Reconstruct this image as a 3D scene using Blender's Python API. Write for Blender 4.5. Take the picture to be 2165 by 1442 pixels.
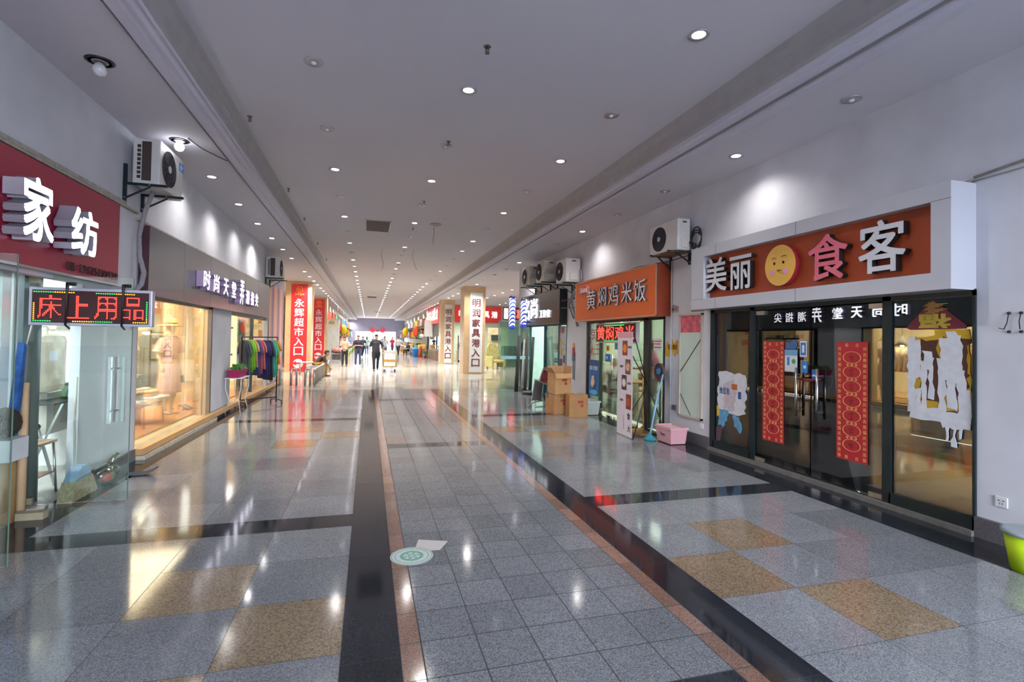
import bpy, bmesh, math, random
from mathutils import Vector, Matrix
for _o in list(bpy.data.objects): bpy.data.objects.remove(_o)
S = bpy.context.scene; C = S.collection; PI = math.pi
R = random.Random(7)

# ---------------------------------------------------------------- camera, world, big lights, exposure
F_PX, YAW, PITCH, ROLL, CY = 1072.76, 0.2754654, 0.0191676, 0.0170696, 696.875
_fw = Vector((math.sin(YAW)*math.cos(PITCH), math.cos(YAW)*math.cos(PITCH), math.sin(PITCH)))
_rt = Vector((math.cos(YAW), -math.sin(YAW), 0)); _up = _rt.cross(_fw)
_r2 = _rt*math.cos(ROLL)+_up*math.sin(ROLL); _u2 = -_rt*math.sin(ROLL)+_up*math.cos(ROLL)
cam = bpy.data.objects.new('camera', bpy.data.cameras.new('camera')); C.objects.link(cam)
cam.matrix_world = Matrix(((_r2.x, _u2.x, -_fw.x, 0), (_r2.y, _u2.y, -_fw.y, 0), (_r2.z, _u2.z, -_fw.z, 1.6), (0, 0, 0, 1)))
cam.data.sensor_fit = 'HORIZONTAL'; cam.data.sensor_width = 36; cam.data.lens = F_PX/2165*36
cam.data.shift_y = -(721-CY)/2165; cam.data.clip_start = .05; cam.data.clip_end = 500
S.camera = cam
S.view_settings.view_transform = 'Standard'; S.view_settings.look = 'None'; S.view_settings.gamma = 1
S.view_settings.use_curve_mapping = False; S.view_settings.exposure = 1.10
S.cycles.use_denoising = True; S.cycles.max_bounces = 7; S.cycles.diffuse_bounces = 4; S.cycles.glossy_bounces = 4
S.cycles.transparent_max_bounces = 16; S.cycles.transmission_bounces = 4
S.cycles.sample_clamp_indirect = 4; S.cycles.sample_clamp_direct = 0; S.cycles.caustics_reflective = False; S.cycles.caustics_refractive = False
W = bpy.data.worlds.new('daylight'); S.world = W; W.use_nodes = True
_n = W.node_tree; _bg = _n.nodes['Background']; _bg.inputs[1].default_value = 15.5
_tc = _n.nodes.new('ShaderNodeTexCoord'); _sx = _n.nodes.new('ShaderNodeSeparateXYZ'); _cr = _n.nodes.new('ShaderNodeValToRGB')
_n.links.new(_tc.outputs['Generated'], _sx.inputs[0]); _n.links.new(_sx.outputs[2], _cr.inputs[0]); _n.links.new(_cr.outputs[0], _bg.inputs[0])
_cr.color_ramp.elements[0].color = (.30, .31, .33, 1); _cr.color_ramp.elements[0].position = .0
_cr.color_ramp.elements[1].color = (.82, .90, 1, 1); _cr.color_ramp.elements[1].position = .06
LCOL = (1.0, .955, .90)
def lamp(name, kind, loc, power, color=LCOL, rot=(0, 0, 0), **kw):
    d = bpy.data.lights.new(name, kind); d.energy = power; d.color = color
    for k, v in kw.items(): setattr(d, k, v)
    o = bpy.data.objects.new(name, d); C.objects.link(o); o.location = loc; o.rotation_euler = rot
    return o
def portal(loc, rot, sx, sy):
    o = lamp('daylight_portal', 'AREA', loc, 1, rot=rot, shape='RECTANGLE', size=sx, size_y=sy); o.data.cycles.is_portal = True
portal((2.8, -5.95, 2.0), (PI/2, 0, 0), 4.4, 3.9)          # unseen open end behind the viewer, sized for its daylight, light travels +Y
portal((1.0, 74.8, 1.2), (-PI/2, 0, 0), 5.6, 2.4)          # the bright exit at the far end
SPOT_W = 88.0
# ---------------------------------------------------------------- helpers
def lin(h):
    if isinstance(h, str):
        h = h.lstrip('#'); c = [int(h[i:i+2], 16)/255 for i in (0, 2, 4)]
    else: c = h
    return tuple(x/12.92 if x <= .04045 else ((x+.055)/1.055)**2.4 for x in c)+(1,)
MC = {}
def M(name, col='#888888', rough=.5, metal=0, emit=None, es=1, noise=.08, nscale=6, bump=0, spec=.5, coat=0):
    if name in MC: return MC[name]
    m = bpy.data.materials.new(name); m.use_nodes = True; t = m.node_tree; b = t.nodes['Principled BSDF']
    c = lin(col); b.inputs['Base Color'].default_value = c; b.inputs['Roughness'].default_value = rough
    b.inputs['Metallic'].default_value = metal; b.inputs['Specular IOR Level'].default_value = spec
    if coat: b.inputs['Coat Weight'].default_value = coat; b.inputs['Coat Roughness'].default_value = .08
    if emit:
        b.inputs['Emission Color'].default_value = lin(emit); b.inputs['Emission Strength'].default_value = es
    elif noise:
        tc = t.nodes.new('ShaderNodeTexCoord'); nz = t.nodes.new('ShaderNodeTexNoise'); nz.inputs['Scale'].default_value = nscale
        nz.inputs['Detail'].default_value = 3; mr = t.nodes.new('ShaderNodeMapRange'); mx = t.nodes.new('ShaderNodeMix'); mx.data_type = 'RGBA'
        mr.inputs[3].default_value = 1-noise; mr.inputs[4].default_value = 1+noise; mx.blend_type = 'MULTIPLY'; mx.inputs[0].default_value = 1
        t.links.new(tc.outputs['Object'], nz.inputs['Vector']); t.links.new(nz.outputs[0], mr.inputs[0])
        mr.inputs[1].default_value = .3; mr.inputs[2].default_value = .7
        mx.inputs[6].default_value = c; t.links.new(mr.outputs[0], mx.inputs[7]); t.links.new(mx.outputs[2], b.inputs['Base Color'])
        if bump:
            bp = t.nodes.new('ShaderNodeBump'); bp.inputs['Strength'].default_value = bump; bp.inputs['Distance'].default_value = .01
            t.links.new(nz.outputs[0], bp.inputs['Height']); t.links.new(bp.outputs[0], b.inputs['Normal'])
    MC[name] = m; return m
def glass(name, tint='#eef6f2', lo=.06, hi=.9, rough=.0):
    if name in MC: return MC[name]
    m = bpy.data.materials.new(name); m.use_nodes = True; t = m.node_tree; t.nodes.remove(t.nodes['Principled BSDF'])
    o = t.nodes['Material Output']; tr = t.nodes.new('ShaderNodeBsdfTransparent'); gl = t.nodes.new('ShaderNodeBsdfGlossy'); mx = t.nodes.new('ShaderNodeMixShader')
    tr.inputs[0].default_value = lin(tint); gl.inputs[0].default_value = (1, 1, 1, 1); gl.inputs[1].default_value = rough
    lw = t.nodes.new('ShaderNodeFresnel'); lw.inputs[0].default_value = 1.5; mr = t.nodes.new('ShaderNodeMapRange')
    mr.inputs[1].default_value = .04; mr.inputs[2].default_value = 1; mr.inputs[3].default_value = lo; mr.inputs[4].default_value = hi
    t.links.new(lw.outputs[0], mr.inputs[0]); t.links.new(mr.outputs[0], mx.inputs[0]); t.links.new(tr.outputs[0], mx.inputs[1]); t.links.new(gl.outputs[0], mx.inputs[2])
    t.links.new(mx.outputs[0], o.inputs[0]); MC[name] = m; return m
class MB:
    def __init__(s): s.v = []; s.f = []; s.m = []; s.smooth = []
    def add(s, vs, fs, m=0, sm=False):
        b = len(s.v); s.v += [tuple(v) for v in vs]
        for f in fs: s.f.append([b+i for i in f]); s.m.append(m); s.smooth.append(sm)
        return s
    def box(s, x0, x1, y0, y1, z0, z1, m=0):
        x0, x1 = min(x0, x1), max(x0, x1); y0, y1 = min(y0, y1), max(y0, y1); z0, z1 = min(z0, z1), max(z0, z1)
        return s.add([(x0, y0, z0), (x1, y0, z0), (x1, y1, z0), (x0, y1, z0), (x0, y0, z1), (x1, y0, z1), (x1, y1, z1), (x0, y1, z1)],
                     [(3, 2, 1, 0), (4, 5, 6, 7), (0, 1, 5, 4), (1, 2, 6, 5), (2, 3, 7, 6), (3, 0, 4, 7)], m)
    def bar(s, a, b, w, h=None, m=0, up=(0, 0, 1)):
        a, b = Vector(a), Vector(b); h = h or w; d = (b-a).normalized(); u = Vector(up)
        if abs(d.dot(u)) > .95: u = Vector((1, 0, 0))
        sx = d.cross(u).normalized()*w/2; sz = sx.cross(d).normalized()*h/2
        return s.add([a-sx-sz, a+sx-sz, a+sx+sz, a-sx+sz, b-sx-sz, b+sx-sz, b+sx+sz, b-sx+sz],
                     [(0, 1, 2, 3), (7, 6, 5, 4), (4, 5, 1, 0), (5, 6, 2, 1), (6, 7, 3, 2), (7, 4, 0, 3)], m)
    def tube(s, pts, r, n=8, m=0, caps=True, sm=True, sy=1):
        pts = [Vector(p) for p in pts]; k = len(pts); rs = r if isinstance(r, (list, tuple)) else [r]*k
        b = len(s.v); prev = None
        for i, p in enumerate(pts):
            d = (pts[min(i+1, k-1)]-pts[max(i-1, 0)]).normalized()
            if prev is None:
                u = Vector((0, 0, 1)) if abs(d.z) < .9 else Vector((0, 1, 0)); a = d.cross(u).normalized()
            else:
                a = prev-d*prev.dot(d)
                a = a.normalized() if a.length > 1e-6 else d.orthogonal().normalized()
            prev = a; c = d.cross(a)
            for j in range(n):
                t = 2*PI*j/n; s.v.append(tuple(p+a*math.cos(t)*rs[i]+c*math.sin(t)*rs[i]*sy))
        for i in range(k-1):
            for j in range(n):
                s.f.append([b+i*n+j, b+i*n+(j+1) % n, b+(i+1)*n+(j+1) % n, b+(i+1)*n+j]); s.m.append(m); s.smooth.append(sm)
        if caps:
            s.f.append([b+j for j in range(n)][::-1]); s.f.append([b+(k-1)*n+j for j in range(n)]); s.m += [m, m]; s.smooth += [False, False]
        return s
    def lathe(s, prof, c=(0, 0, 0), n=20, m=0, sx=1, sy=1, sm=True):
        b = len(s.v); k = len(prof)
        for r, z in prof:
            for j in range(n):
                t = 2*PI*j/n; s.v.append((c[0]+r*sx*math.cos(t), c[1]+r*sy*math.sin(t), c[2]+z))
        for i in range(k-1):
            for j in range(n):
                s.f.append([b+i*n+j, b+i*n+(j+1) % n, b+(i+1)*n+(j+1) % n, b+(i+1)*n+j]); s.m.append(m); s.smooth.append(sm)
        s.f.append([b+j for j in range(n)][::-1]); s.f.append([b+(k-1)*n+j for j in range(n)]); s.m += [m, m]; s.smooth += [False]*2
        return s
    def ell(s, c, rx, ry, rz, n=14, m=0):
        pr = [(math.sin(PI*i/8), -math.cos(PI*i/8)*rz) for i in range(9)]; pr[0] = (.02, -rz); pr[-1] = (.02, rz)
        b = len(s.v); s.lathe([(p[0], p[1]) for p in pr], c, n, m, rx, ry); return s
    def poly(s, pts, y0, y1, m=0):
        """prism: outline in xz, thickness along y"""
        n = len(pts); v = [(x, y0, z) for x, z in pts]+[(x, y1, z) for x, z in pts]
        return s.add(v, [list(range(n)), list(range(2*n-1, n-1, -1))]+[[i, i+n, (i+1) % n+n, (i+1) % n] for i in range(n)], m)
    def disc(s, c, r, t, n=24, m=0, rz=None):
        return s.poly([(c[0]+r*math.cos(2*PI*i/n), c[2]+(rz or r)*math.sin(2*PI*i/n)) for i in range(n)], c[1], c[1]+t, m)
    def ring(s, c, r0, r1, t, n=28, m=0, k=1):
        v = []; f = []
        for i in range(n):
            a = 2*PI*i/n
            for r in (r0, r1):
                for y in (c[1], c[1]+t): v.append((c[0]+r*math.cos(a), y, c[2]+r*k*math.sin(a)))
        for i in range(n):
            a = 4*i; b = 4*((i+1) % n)
            f += [(a, b, b+2, a+2), (a+1, a+3, b+3, b+1), (a+2, b+2, b+3, a+3), (a, a+1, b+1, b)]
        return s.add(v, f, m)
    def tr(s, mat, i0=0):
        s.v[i0:] = [tuple(mat @ Vector(v)) for v in s.v[i0:]]; return s
def tag(o, label=None, cat=None, group=None, kind=None):
    if label: o['label'] = label
    if cat: o['category'] = cat
    if group: o['group'] = group
    if kind: o['kind'] = kind
    return o
def build(name, mb, mats, parent=None, off=None, bevel=0, fixn=True):
    me = bpy.data.meshes.new(name); v = mb.v
    if off is not None: v = [(a-off[0], b-off[1], c-off[2]) for a, b, c in v]
    me.from_pydata(v, [], mb.f)
    if not isinstance(mats, (list, tuple)): mats = [mats]
    for m in mats: me.materials.append(m)
    me.polygons.foreach_set('material_index', mb.m); me.polygons.foreach_set('use_smooth', mb.smooth)
    if fixn or bevel:
        bm = bmesh.new(); bm.from_mesh(me)
        if bevel:
            bmesh.ops.bevel(bm, geom=[e for e in bm.edges if e.is_manifold and e.calc_face_angle(0) > .5], offset=bevel, segments=2, affect='EDGES', profile=.6)
        bmesh.ops.recalc_face_normals(bm, faces=bm.faces); bm.to_mesh(me); bm.free()
    me.update()
    o = bpy.data.objects.new(name, me); C.objects.link(o)
    if parent: o.parent = parent
    return o
def thing(name, label, cat, loc=(0, 0, 0), rz=0, group=None, kind=None):
    o = bpy.data.objects.new(name, None); C.objects.link(o); o.location = loc; o.rotation_euler = (0, 0, rz); o.empty_display_size = .1
    return tag(o, label, cat, group, kind)
def one(name, mb, mats, label, cat, loc=(0, 0, 0), rz=0, group=None, **k):
    o = build(name, mb, mats, **k); o.location = loc; o.rotation_euler = (0, 0, rz); return tag(o, label, cat, group)
def struct(name, mb, mats, **k): return tag(build(name, mb, mats, **k), kind='structure')
def sthing(name, loc=(0, 0, 0), rz=0):
    o = bpy.data.objects.new(name, None); C.objects.link(o); o.location = loc; o.rotation_euler = (0, 0, rz); o['kind'] = 'structure'; return o
def dup(o, loc=None, rz=None, label=None, parent=None):
    c = o.copy(); C.objects.link(c); c.parent = parent
    if loc is not None: c.location = loc
    if rz is not None: c.rotation_euler = (0, 0, rz)
    if label: c['label'] = label
    for ch in KIDS.get(o.name, ()) or [x for x in bpy.data.objects if x.parent == o]: dup(ch, parent=c)
    return c
KIDS = {}
LW, RW = PI/2, -PI/2      # turn of things that hang on the left wall / right wall: local x reads left to right, local -y faces the hall
GL = {}
def glyph_data(ch, off=0.0):
    """2-D triangles of a character from the built-in font, in its own box"""
    k = (ch, off)
    if k in GL: return GL[k]
    cu = bpy.data.curves.new('glyph', 'FONT'); cu.body = ch; cu.resolution_u = 3; cu.offset = off; cu.fill_mode = 'BOTH'
    o = bpy.data.objects.new('glyph', cu); C.objects.link(o)
    dg = bpy.context.evaluated_depsgraph_get(); me = bpy.data.meshes.new_from_object(o.evaluated_get(dg))
    vs = [(v.co.x, v.co.y) for v in me.vertices]; fs = [list(p.vertices) for p in me.polygons]
    bpy.data.objects.remove(o); bpy.data.curves.remove(cu); bpy.data.meshes.remove(me)
    if not vs: vs = [(0, 0), (1, 0), (1, 1)]; fs = []
    xs = [v[0] for v in vs]; ys = [v[1] for v in vs]
    GL[k] = (vs, fs, (min(xs), max(xs), min(ys), max(ys))); return GL[k]
def glyph(mb, ch, x0, x1, z0, z1, y0, depth, off=.0, m=0, ms=None, shear=0, mirror=False, rot=0, keep=False):
    """character fitted in box (x0..x1, z0..z1), front face at y0, going back by depth; off thickens the strokes"""
    if off >= .015:
        w, h = (x1-x0)*off*.75, (z1-z0)*off*.75
        for i, (a, b) in enumerate(((-1, -.9), (1, -1), (-.88, 1), (.9, .86))):
            glyph(mb, ch, x0+w+a*w, x1-w+a*w, z0+h+b*h, z1-h+b*h, y0+i*.0005, depth-i*.0007, 0, m, ms, shear, mirror, rot)
        return mb
    off = 0
    vs, fs, (a, b, c, d) = glyph_data(ch, off); ms = m if ms is None else ms
    if keep:
        k = (z1-z0)/1.0; ox = (x0+x1)/2-(a+b)/2*k; P = [(ox+v[0]*k, z0+(v[1]+.12)*k) for v in vs]
    else: P = [(x0+(v[0]-a)/max(b-a, 1e-6)*(x1-x0), z0+(v[1]-c)/max(d-c, 1e-6)*(z1-z0)) for v in vs]
    cx, cz = (x0+x1)/2, (z0+z1)/2
    if mirror: P = [(2*cx-x, z) for x, z in P]
    if rot: P = [(cx+(x-cx)*math.cos(rot)-(z-cz)*math.sin(rot), cz+(x-cx)*math.sin(rot)+(z-cz)*math.cos(rot)) for x, z in P]
    if shear: P = [(x+(z-z0)*shear, z) for x, z in P]
    n = len(P); base = len(mb.v)
    mb.v += [(x, y0, z) for x, z in P]+[(x, y0+depth, z) for x, z in P]
    ed = {}
    for f in fs:
        mb.f.append([base+i for i in f]); mb.m.append(m); mb.smooth.append(False)
        mb.f.append([base+n+i for i in f[::-1]]); mb.m.append(ms); mb.smooth.append(False)
        for i in range(len(f)):
            e = (f[i], f[(i+1) % len(f)]); ed[e] = ed.get(e, 0)+1
    for (i, j) in ed:
        if (j, i) not in ed: mb.f.append([base+j, base+i, base+n+i, base+n+j]); mb.m.append(ms); mb.smooth.append(False)
    return mb
def text(s, x0, x1, z0, z1, y0, depth, off=.0, gap=.12, **k):
    """a line of characters filling a box"""
    mb = MB(); n = len(s); w = (x1-x0)/n
    for i, ch in enumerate(s):
        if ch == ' ': continue
        g = w*gap/2
        zz0, zz1 = z0, z1
        if ch in ':·-': g = w*.4; zz0, zz1 = z0+(z1-z0)*.2, z1-(z1-z0)*.3
        if ch == '-': g = w*.2; zz0, zz1 = z0+(z1-z0)*.45, z0+(z1-z0)*.55
        if ch in '1I': g = w*.3
        glyph(mb, ch, x0+i*w+g, x0+(i+1)*w-g, zz0, zz1, y0, depth, off, **k)
    return mb
def led(ch, x0, x1, z0, z1, y, n=14, r=.35, m=0, mb=None, off=.0):
    """character drawn as a matrix of lamps"""
    mb = mb or MB(); vs, fs, (a, b, c, d) = glyph_data(ch, off)
    tris = []
    for f in fs:
        for i in range(1, len(f)-1): tris.append((vs[f[0]], vs[f[i]], vs[f[i+1]]))
    def inside(px, py):
        for (p, q, s) in tris:
            d1 = (px-q[0])*(p[1]-q[1])-(p[0]-q[0])*(py-q[1]); d2 = (px-s[0])*(q[1]-s[1])-(q[0]-s[0])*(py-s[1]); d3 = (px-p[0])*(s[1]-p[1])-(s[0]-p[0])*(py-p[1])
            if not ((d1 < 0 or d2 < 0 or d3 < 0) and (d1 > 0 or d2 > 0 or d3 > 0)): return True
        return False
    dx, dz = (x1-x0)/n, (z1-z0)/n; rr = min(dx, dz)*r
    for i in range(n):
        for j in range(n):
            hit = sum(inside(a+(i+.5+u)/n*(b-a), c+(j+.5+w)/n*(d-c)) for u in (-.3, 0, .3) for w in (-.3, 0, .3))
            if hit >= 4:
                X, Z = x0+(i+.5)*dx, z0+(j+.5)*dz
                mb.poly([(X+rr*math.cos(k*PI/3), Z+rr*math.sin(k*PI/3)) for k in range(6)], y-.003, y, m)
    return mb
def jag(pts, amp, step, rnd):
    out = []
    for i, p in enumerate(pts):
        q = pts[(i+1) % len(pts)]; L = math.hypot(q[0]-p[0], q[1]-p[1]); k = max(1, int(L/step))
        for j in range(k):
            t = j/k; out.append((p[0]+(q[0]-p[0])*t+rnd.uniform(-amp, amp), p[1]+(q[1]-p[1])*t+rnd.uniform(-amp, amp)))
    return out
# ---------------------------------------------------------------- materials of the building
def granite(name, base, dark, light, scale, rough, var=.06, yellow=False):
    m = bpy.data.materials.new(name); m.use_nodes = True; t = m.node_tree; b = t.nodes['Principled BSDF']; N = t.nodes.new; L = t.links.new
    tc = N('ShaderNodeTexCoord'); vo = N('ShaderNodeTexVoronoi'); vo.inputs['Scale'].default_value = scale; L(tc.outputs['Object'], vo.inputs['Vector'])
    nz = N('ShaderNodeTexNoise'); nz.inputs['Scale'].default_value = scale*.55; nz.inputs['Detail'].default_value = 4; L(tc.outputs['Object'], nz.inputs['Vector'])
    sx = N('ShaderNodeSeparateXYZ'); L(vo.outputs['Color'], sx.inputs[0])
    r1 = N('ShaderNodeValToRGB'); L(sx.outputs[0], r1.inputs[0]); e = r1.color_ramp.elements
    e[0].position = .12; e[0].color = lin(dark); e[1].position = .85; e[1].color = lin(light)
    k = r1.color_ramp.elements.new(.4); k.color = lin(base)
    mx = N('ShaderNodeMix'); mx.data_type = 'RGBA'; mx.inputs[6].default_value = lin(base); L(r1.outputs[0], mx.inputs[7]); L(nz.outputs[0], mx.inputs[0])
    at = N('ShaderNodeAttribute'); at.attribute_name = 'tone'; mr = N('ShaderNodeMapRange'); mr.inputs[3].default_value = 1-var*2.2; mr.inputs[4].default_value = 1+var*2.2
    L(at.outputs['Fac'], mr.inputs[0]); m2 = N('ShaderNodeMix'); m2.data_type = 'RGBA'; m2.blend_type = 'MULTIPLY'; m2.inputs[0].default_value = 1
    L(mx.outputs[2], m2.inputs[6]); L(mr.outputs[0], m2.inputs[7])
    n2 = N('ShaderNodeTexNoise'); n2.inputs['Scale'].default_value = 1.3; n2.inputs['Detail'].default_value = 3; L(tc.outputs['Object'], n2.inputs['Vector'])
    m3 = N('ShaderNodeMapRange'); m3.inputs[1].default_value = .35; m3.inputs[2].default_value = .7; m3.inputs[3].default_value = .90; m3.inputs[4].default_value = 1.06; L(n2.outputs[0], m3.inputs[0])
    m4 = N('ShaderNodeMix'); m4.data_type = 'RGBA'; m4.blend_type = 'MULTIPLY'; m4.inputs[0].default_value = 1; L(m2.outputs[2], m4.inputs[6]); L(m3.outputs[0], m4.inputs[7])
    L(m4.outputs[2], b.inputs['Base Color'])
    mr2 = N('ShaderNodeMapRange'); mr2.inputs[3].default_value = rough*.6; mr2.inputs[4].default_value = rough*1.5; L(n2.outputs[0], mr2.inputs[0]); L(mr2.outputs[0], b.inputs['Roughness'])
    b.inputs['Specular IOR Level'].default_value = .5
    MC[name] = m; return m
G_GREY = granite('grey_granite', '#787b81', '#4c4f56', '#a8abb0', 210, .08)
G_GREY2 = granite('grey_granite_small', '#70747a', '#454950', '#9da1a5', 190, .095, .05)
G_YEL = granite('yellow_granite', '#85745f', '#4e3f35', '#a6937a', 120, .12, .05)
G_BLK = granite('black_granite', '#272a31', '#16181d', '#3a3f49', 260, .07, .10)
G_BRN = granite('red_brown_granite', '#86695c', '#5f463b', '#a98b7b', 200, .10, .08)
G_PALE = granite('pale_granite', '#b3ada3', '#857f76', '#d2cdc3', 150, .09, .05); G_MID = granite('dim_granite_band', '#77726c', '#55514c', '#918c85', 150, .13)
G_JOINT = M('tile_joint', '#33343a', .8, noise=.1)
G_STEP = M('dark_granite_plinth', '#57555a', .35, noise=.25, nscale=60)
WALL = M('wall_paint', '#c6c7d0', .75, noise=.09, nscale=1.6, bump=.2)
WALLW = M('pilaster_paint', '#d2d3da', .6, noise=.03, nscale=2)
CEIL = M('ceiling_paint', '#d0cdd6', .85, noise=.02, nscale=.7)
CORN = M('cornice_paint', '#cfcddb', .7, noise=.02)
COVE_SHADE = M('cove_shade_tone', '#a5a2a4', .85, noise=.05)  # cove risers: shade above the cornice lip put into a greyer colour
CREAM = M('cream_wall', '#efe3c6', .7, noise=.04)
WHITE = M('white_plastic', '#e3e4e6', .4, noise=.03)
DKGRN = M('dark_green_metal', '#16262a', .4, .3, noise=.1)
BLACKM = M('black_metal', '#17181b', .4, .2, noise=.08)
STEEL = M('brushed_steel', '#b9bbbd', .28, 1, noise=.05, nscale=30)
GLASS = glass('clear_glass'); GLASSR = glass('shop_front_glass', '#dfe8e6', .11, 1.0); GLASSL = glass('window_glass', '#f8faf6', .035, .7)
GLASSD = glass('door_glass', '#edf3f0', .05, .8)
# ---------------------------------------------------------------- floor: every slab a face of one mesh
def floor():
    J = .004; G = []
    xs = [-2.82, -2.50, -1.90, -1.30, -.70, -.10, .19, .30, .592, .884, 1.176, 1.468, 1.76, 1.87, 2.16, 2.74, 3.32, 3.90, 4.48, 4.99]
    kind = ['B', 'S4', 'S3', 'S2', 'S1', 'K', 'R', 'C', 'C', 'C', 'C', 'C', 'R', 'K', 'S1', 'S2', 'S3', 'S4', 'B']
    v = []; f = []; mi = []; tone = []; r = random.Random(3)
    def q(x0, x1, y0, y1, m, t):
        b = len(v); v.extend([(x0, y0, 0), (x1, y0, 0), (x1, y1, 0), (x0, y1, 0)]); f.append((b, b+1, b+2, b+3)); mi.append(m); tone.append(t)
    def tile(x0, x1, y0, y1, m, j=J):
        h = j/2; q(x0+h, x1-h, y0+h, y1-h, m, r.random())
        q(x0, x1, y0, y0+h, 5, .5); q(x0, x1, y1-h, y1, 5, .5); q(x0, x0+h, y0+h, y1-h, 5, .5); q(x1-h, x1, y0+h, y1-h, 5, .5)
    P0 = 4.52; PER = 5.7
    for n in range(-3, 2):
        a = P0+n*PER
        for i, k in enumerate(kind):
            x0, x1 = xs[i], xs[i+1]
            if k[0] == 'S':
                c = int(k[1])
                tile(x0, x1, a, a+.3, 3, .002)
                for row in range(9):
                    y0 = a+.3+row*.6; back = 9-row
                    yel = (back == 2 and c == 2) or (back == 3 and c == 1) or (back == 4 and c == 2)
                    if k == 'S2' and x0 > 2 and back == 3: yel = False
                    tile(x0, x1, y0, y0+.6, 1 if yel else 0)
            elif k in 'BK':
                for row in range(9): tile(x0, x1, a+row*PER/9, a+(row+1)*PER/9, 3, .0015)
            elif k == 'R':
                for row in range(19): tile(x0, x1, a+row*.3, a+(row+1)*.3, 4, .006)
            else:
                for row in range(19):
                    y0 = a+row*.3
                    m = 3 if row == 10 else 2
                    if m == 2 and r.random() < .02 and n > -1: m = 4
                    tile(x0, x1, y0, y0+.3, m, .007)
    y = P0+2*PER; r2 = random.Random(9); k_ = 0
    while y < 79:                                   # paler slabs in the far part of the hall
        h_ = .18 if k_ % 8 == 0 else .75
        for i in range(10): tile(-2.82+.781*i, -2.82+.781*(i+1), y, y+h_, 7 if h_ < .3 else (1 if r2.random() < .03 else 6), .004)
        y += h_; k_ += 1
    # side recesses beyond the pilasters, plain large slabs
    for X0, X1, Y0, Y1 in ((-9.2, -2.82, 18.6, 37), (4.99, 13.2, 16.6, 36.2)):
        ny = int((Y1-Y0)/.6)+1; nx = int((X1-X0)/.6)+1
        for i in range(nx):
            for j in range(ny): tile(X0+(X1-X0)*i/nx, X0+(X1-X0)*(i+1)/nx, Y0+(Y1-Y0)*j/ny, Y0+(Y1-Y0)*(j+1)/ny, 6)
    me = bpy.data.meshes.new('floor'); me.from_pydata(v, [], f)
    for m in (G_GREY, G_YEL, G_GREY2, G_BLK, G_BRN, G_JOINT, G_PALE, G_MID): me.materials.append(m)
    me.polygons.foreach_set('material_index', mi); at = me.attributes.new('tone', 'FLOAT', 'FACE'); at.data.foreach_set('value', tone); me.update()
    o = bpy.data.objects.new('floor', me); C.objects.link(o); tag(o, kind='structure')
floor()
struct('floor', MB().box(-14, 16, 78.9, 120, -.1, -.005), M('street_paving', '#9a9c9c', .8))
struct('floor', MB().box(-30, 30, -60, -12.62, -.1, -.005), M('street_paving_grey', '#8e9092', .8))
# ---------------------------------------------------------------- ceilings, cornices
ZS, ZC = 4.02, 4.25
struct('ceiling', MB().box(-2.2, 4.1, -6, 75, ZC, ZC+.1), CEIL)
struct('ceiling_left', MB().box(-9.3, -1.88, -6, 75, ZS, ZS+.08), CEIL)
struct('ceiling_right', MB().box(4.02, 13.3, -6, 75, ZS, ZS+.08), CEIL)
def cornice(name, prof, sgn, x0):
    """stepped plaster profile swept along the hall: list of (distance from x0 toward the hall middle, z)"""
    n = len(prof); v = []
    for Y in (-6, 75): v += [(x0+sgn*d, Y, z) for d, z in prof]
    f = [(i, i+1, n+i+1, n+i) for i in range(n-1)]+[(n-1, 0, n, 2*n-1)]+[list(range(n))[::-1], list(range(n, 2*n))]
    mb = MB().add(v, f); struct(name, mb, CORN)
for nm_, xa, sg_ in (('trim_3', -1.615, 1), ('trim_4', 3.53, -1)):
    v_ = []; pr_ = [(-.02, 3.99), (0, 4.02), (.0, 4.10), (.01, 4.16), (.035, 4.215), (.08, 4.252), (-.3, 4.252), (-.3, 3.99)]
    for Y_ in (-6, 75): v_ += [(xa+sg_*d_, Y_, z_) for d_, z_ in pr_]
    struct(nm_, MB().add(v_, [(i, i+1, 9+i, 8+i) for i in range(7)]+[tuple(range(8))[::-1], tuple(range(8, 16))]), COVE_SHADE)
PROF = [(-.02, 4.03), (0, 4.0), (.115, 3.985), (.13, 4.0), (.16, 4.0), (.165, 3.985), (.19, 3.98), (.235, 4.01), (.25, 3.985), (.27, 3.985), (.275, 4.10), (.15, 4.115), (.15, 4.26), (-.02, 4.26)]
cornice('trim_1', PROF, 1, -1.90)
cornice('trim_2', [(-.02, 4.03), (0, 4.0), (.15, 3.985), (.175, 4.02), (.26, 4.02), (.27, 3.985), (.37, 3.98), (.38, 4.0), (.47, 4.0), (.48, 4.0), (.485, 4.10), (.35, 4.115), (.35, 4.26), (-.02, 4.26)], -1, 4.03)
# ---------------------------------------------------------------- side walls
def wall_with(name, x0, x1, pil, ya, yb, zb=2.09, top=4.06, mat=None):
    mb = MB().box(x0, x1, ya, yb, zb, top)
    for a, b in pil: mb.box(x0, x1, a, b, 0, zb)
    struct(name, mb, mat or WALL)
wall_with('wall_right', 5.0, 5.2, [(-6, 3.09), (6.57, 7.82), (11.12, 12.4), (16.6, 16.85)], -6, 16.85)
wall_with('wall_left', -2.9, -2.81, [(-6, 2.6), (6.15, 7.45), (10.62, 12.0), (16.0, 18.8)], -6, 18.8)
def plinth(name, x0, x1, spans, h):
    mb = MB()
    for a, b in spans: mb.box(x0, x1, a, b, 0, h)
    struct(name, mb, G_STEP)
plinth('baseboard_right', 4.965, 5.0, [(-6, 3.09), (6.57, 7.80), (11.14, 12.4)], .17)
plinth('baseboard_left', -2.81, -2.785, [(-6, 2.6), (6.17, 7.45), (10.62, 12.0), (16.0, 18.8)], .14)
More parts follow.
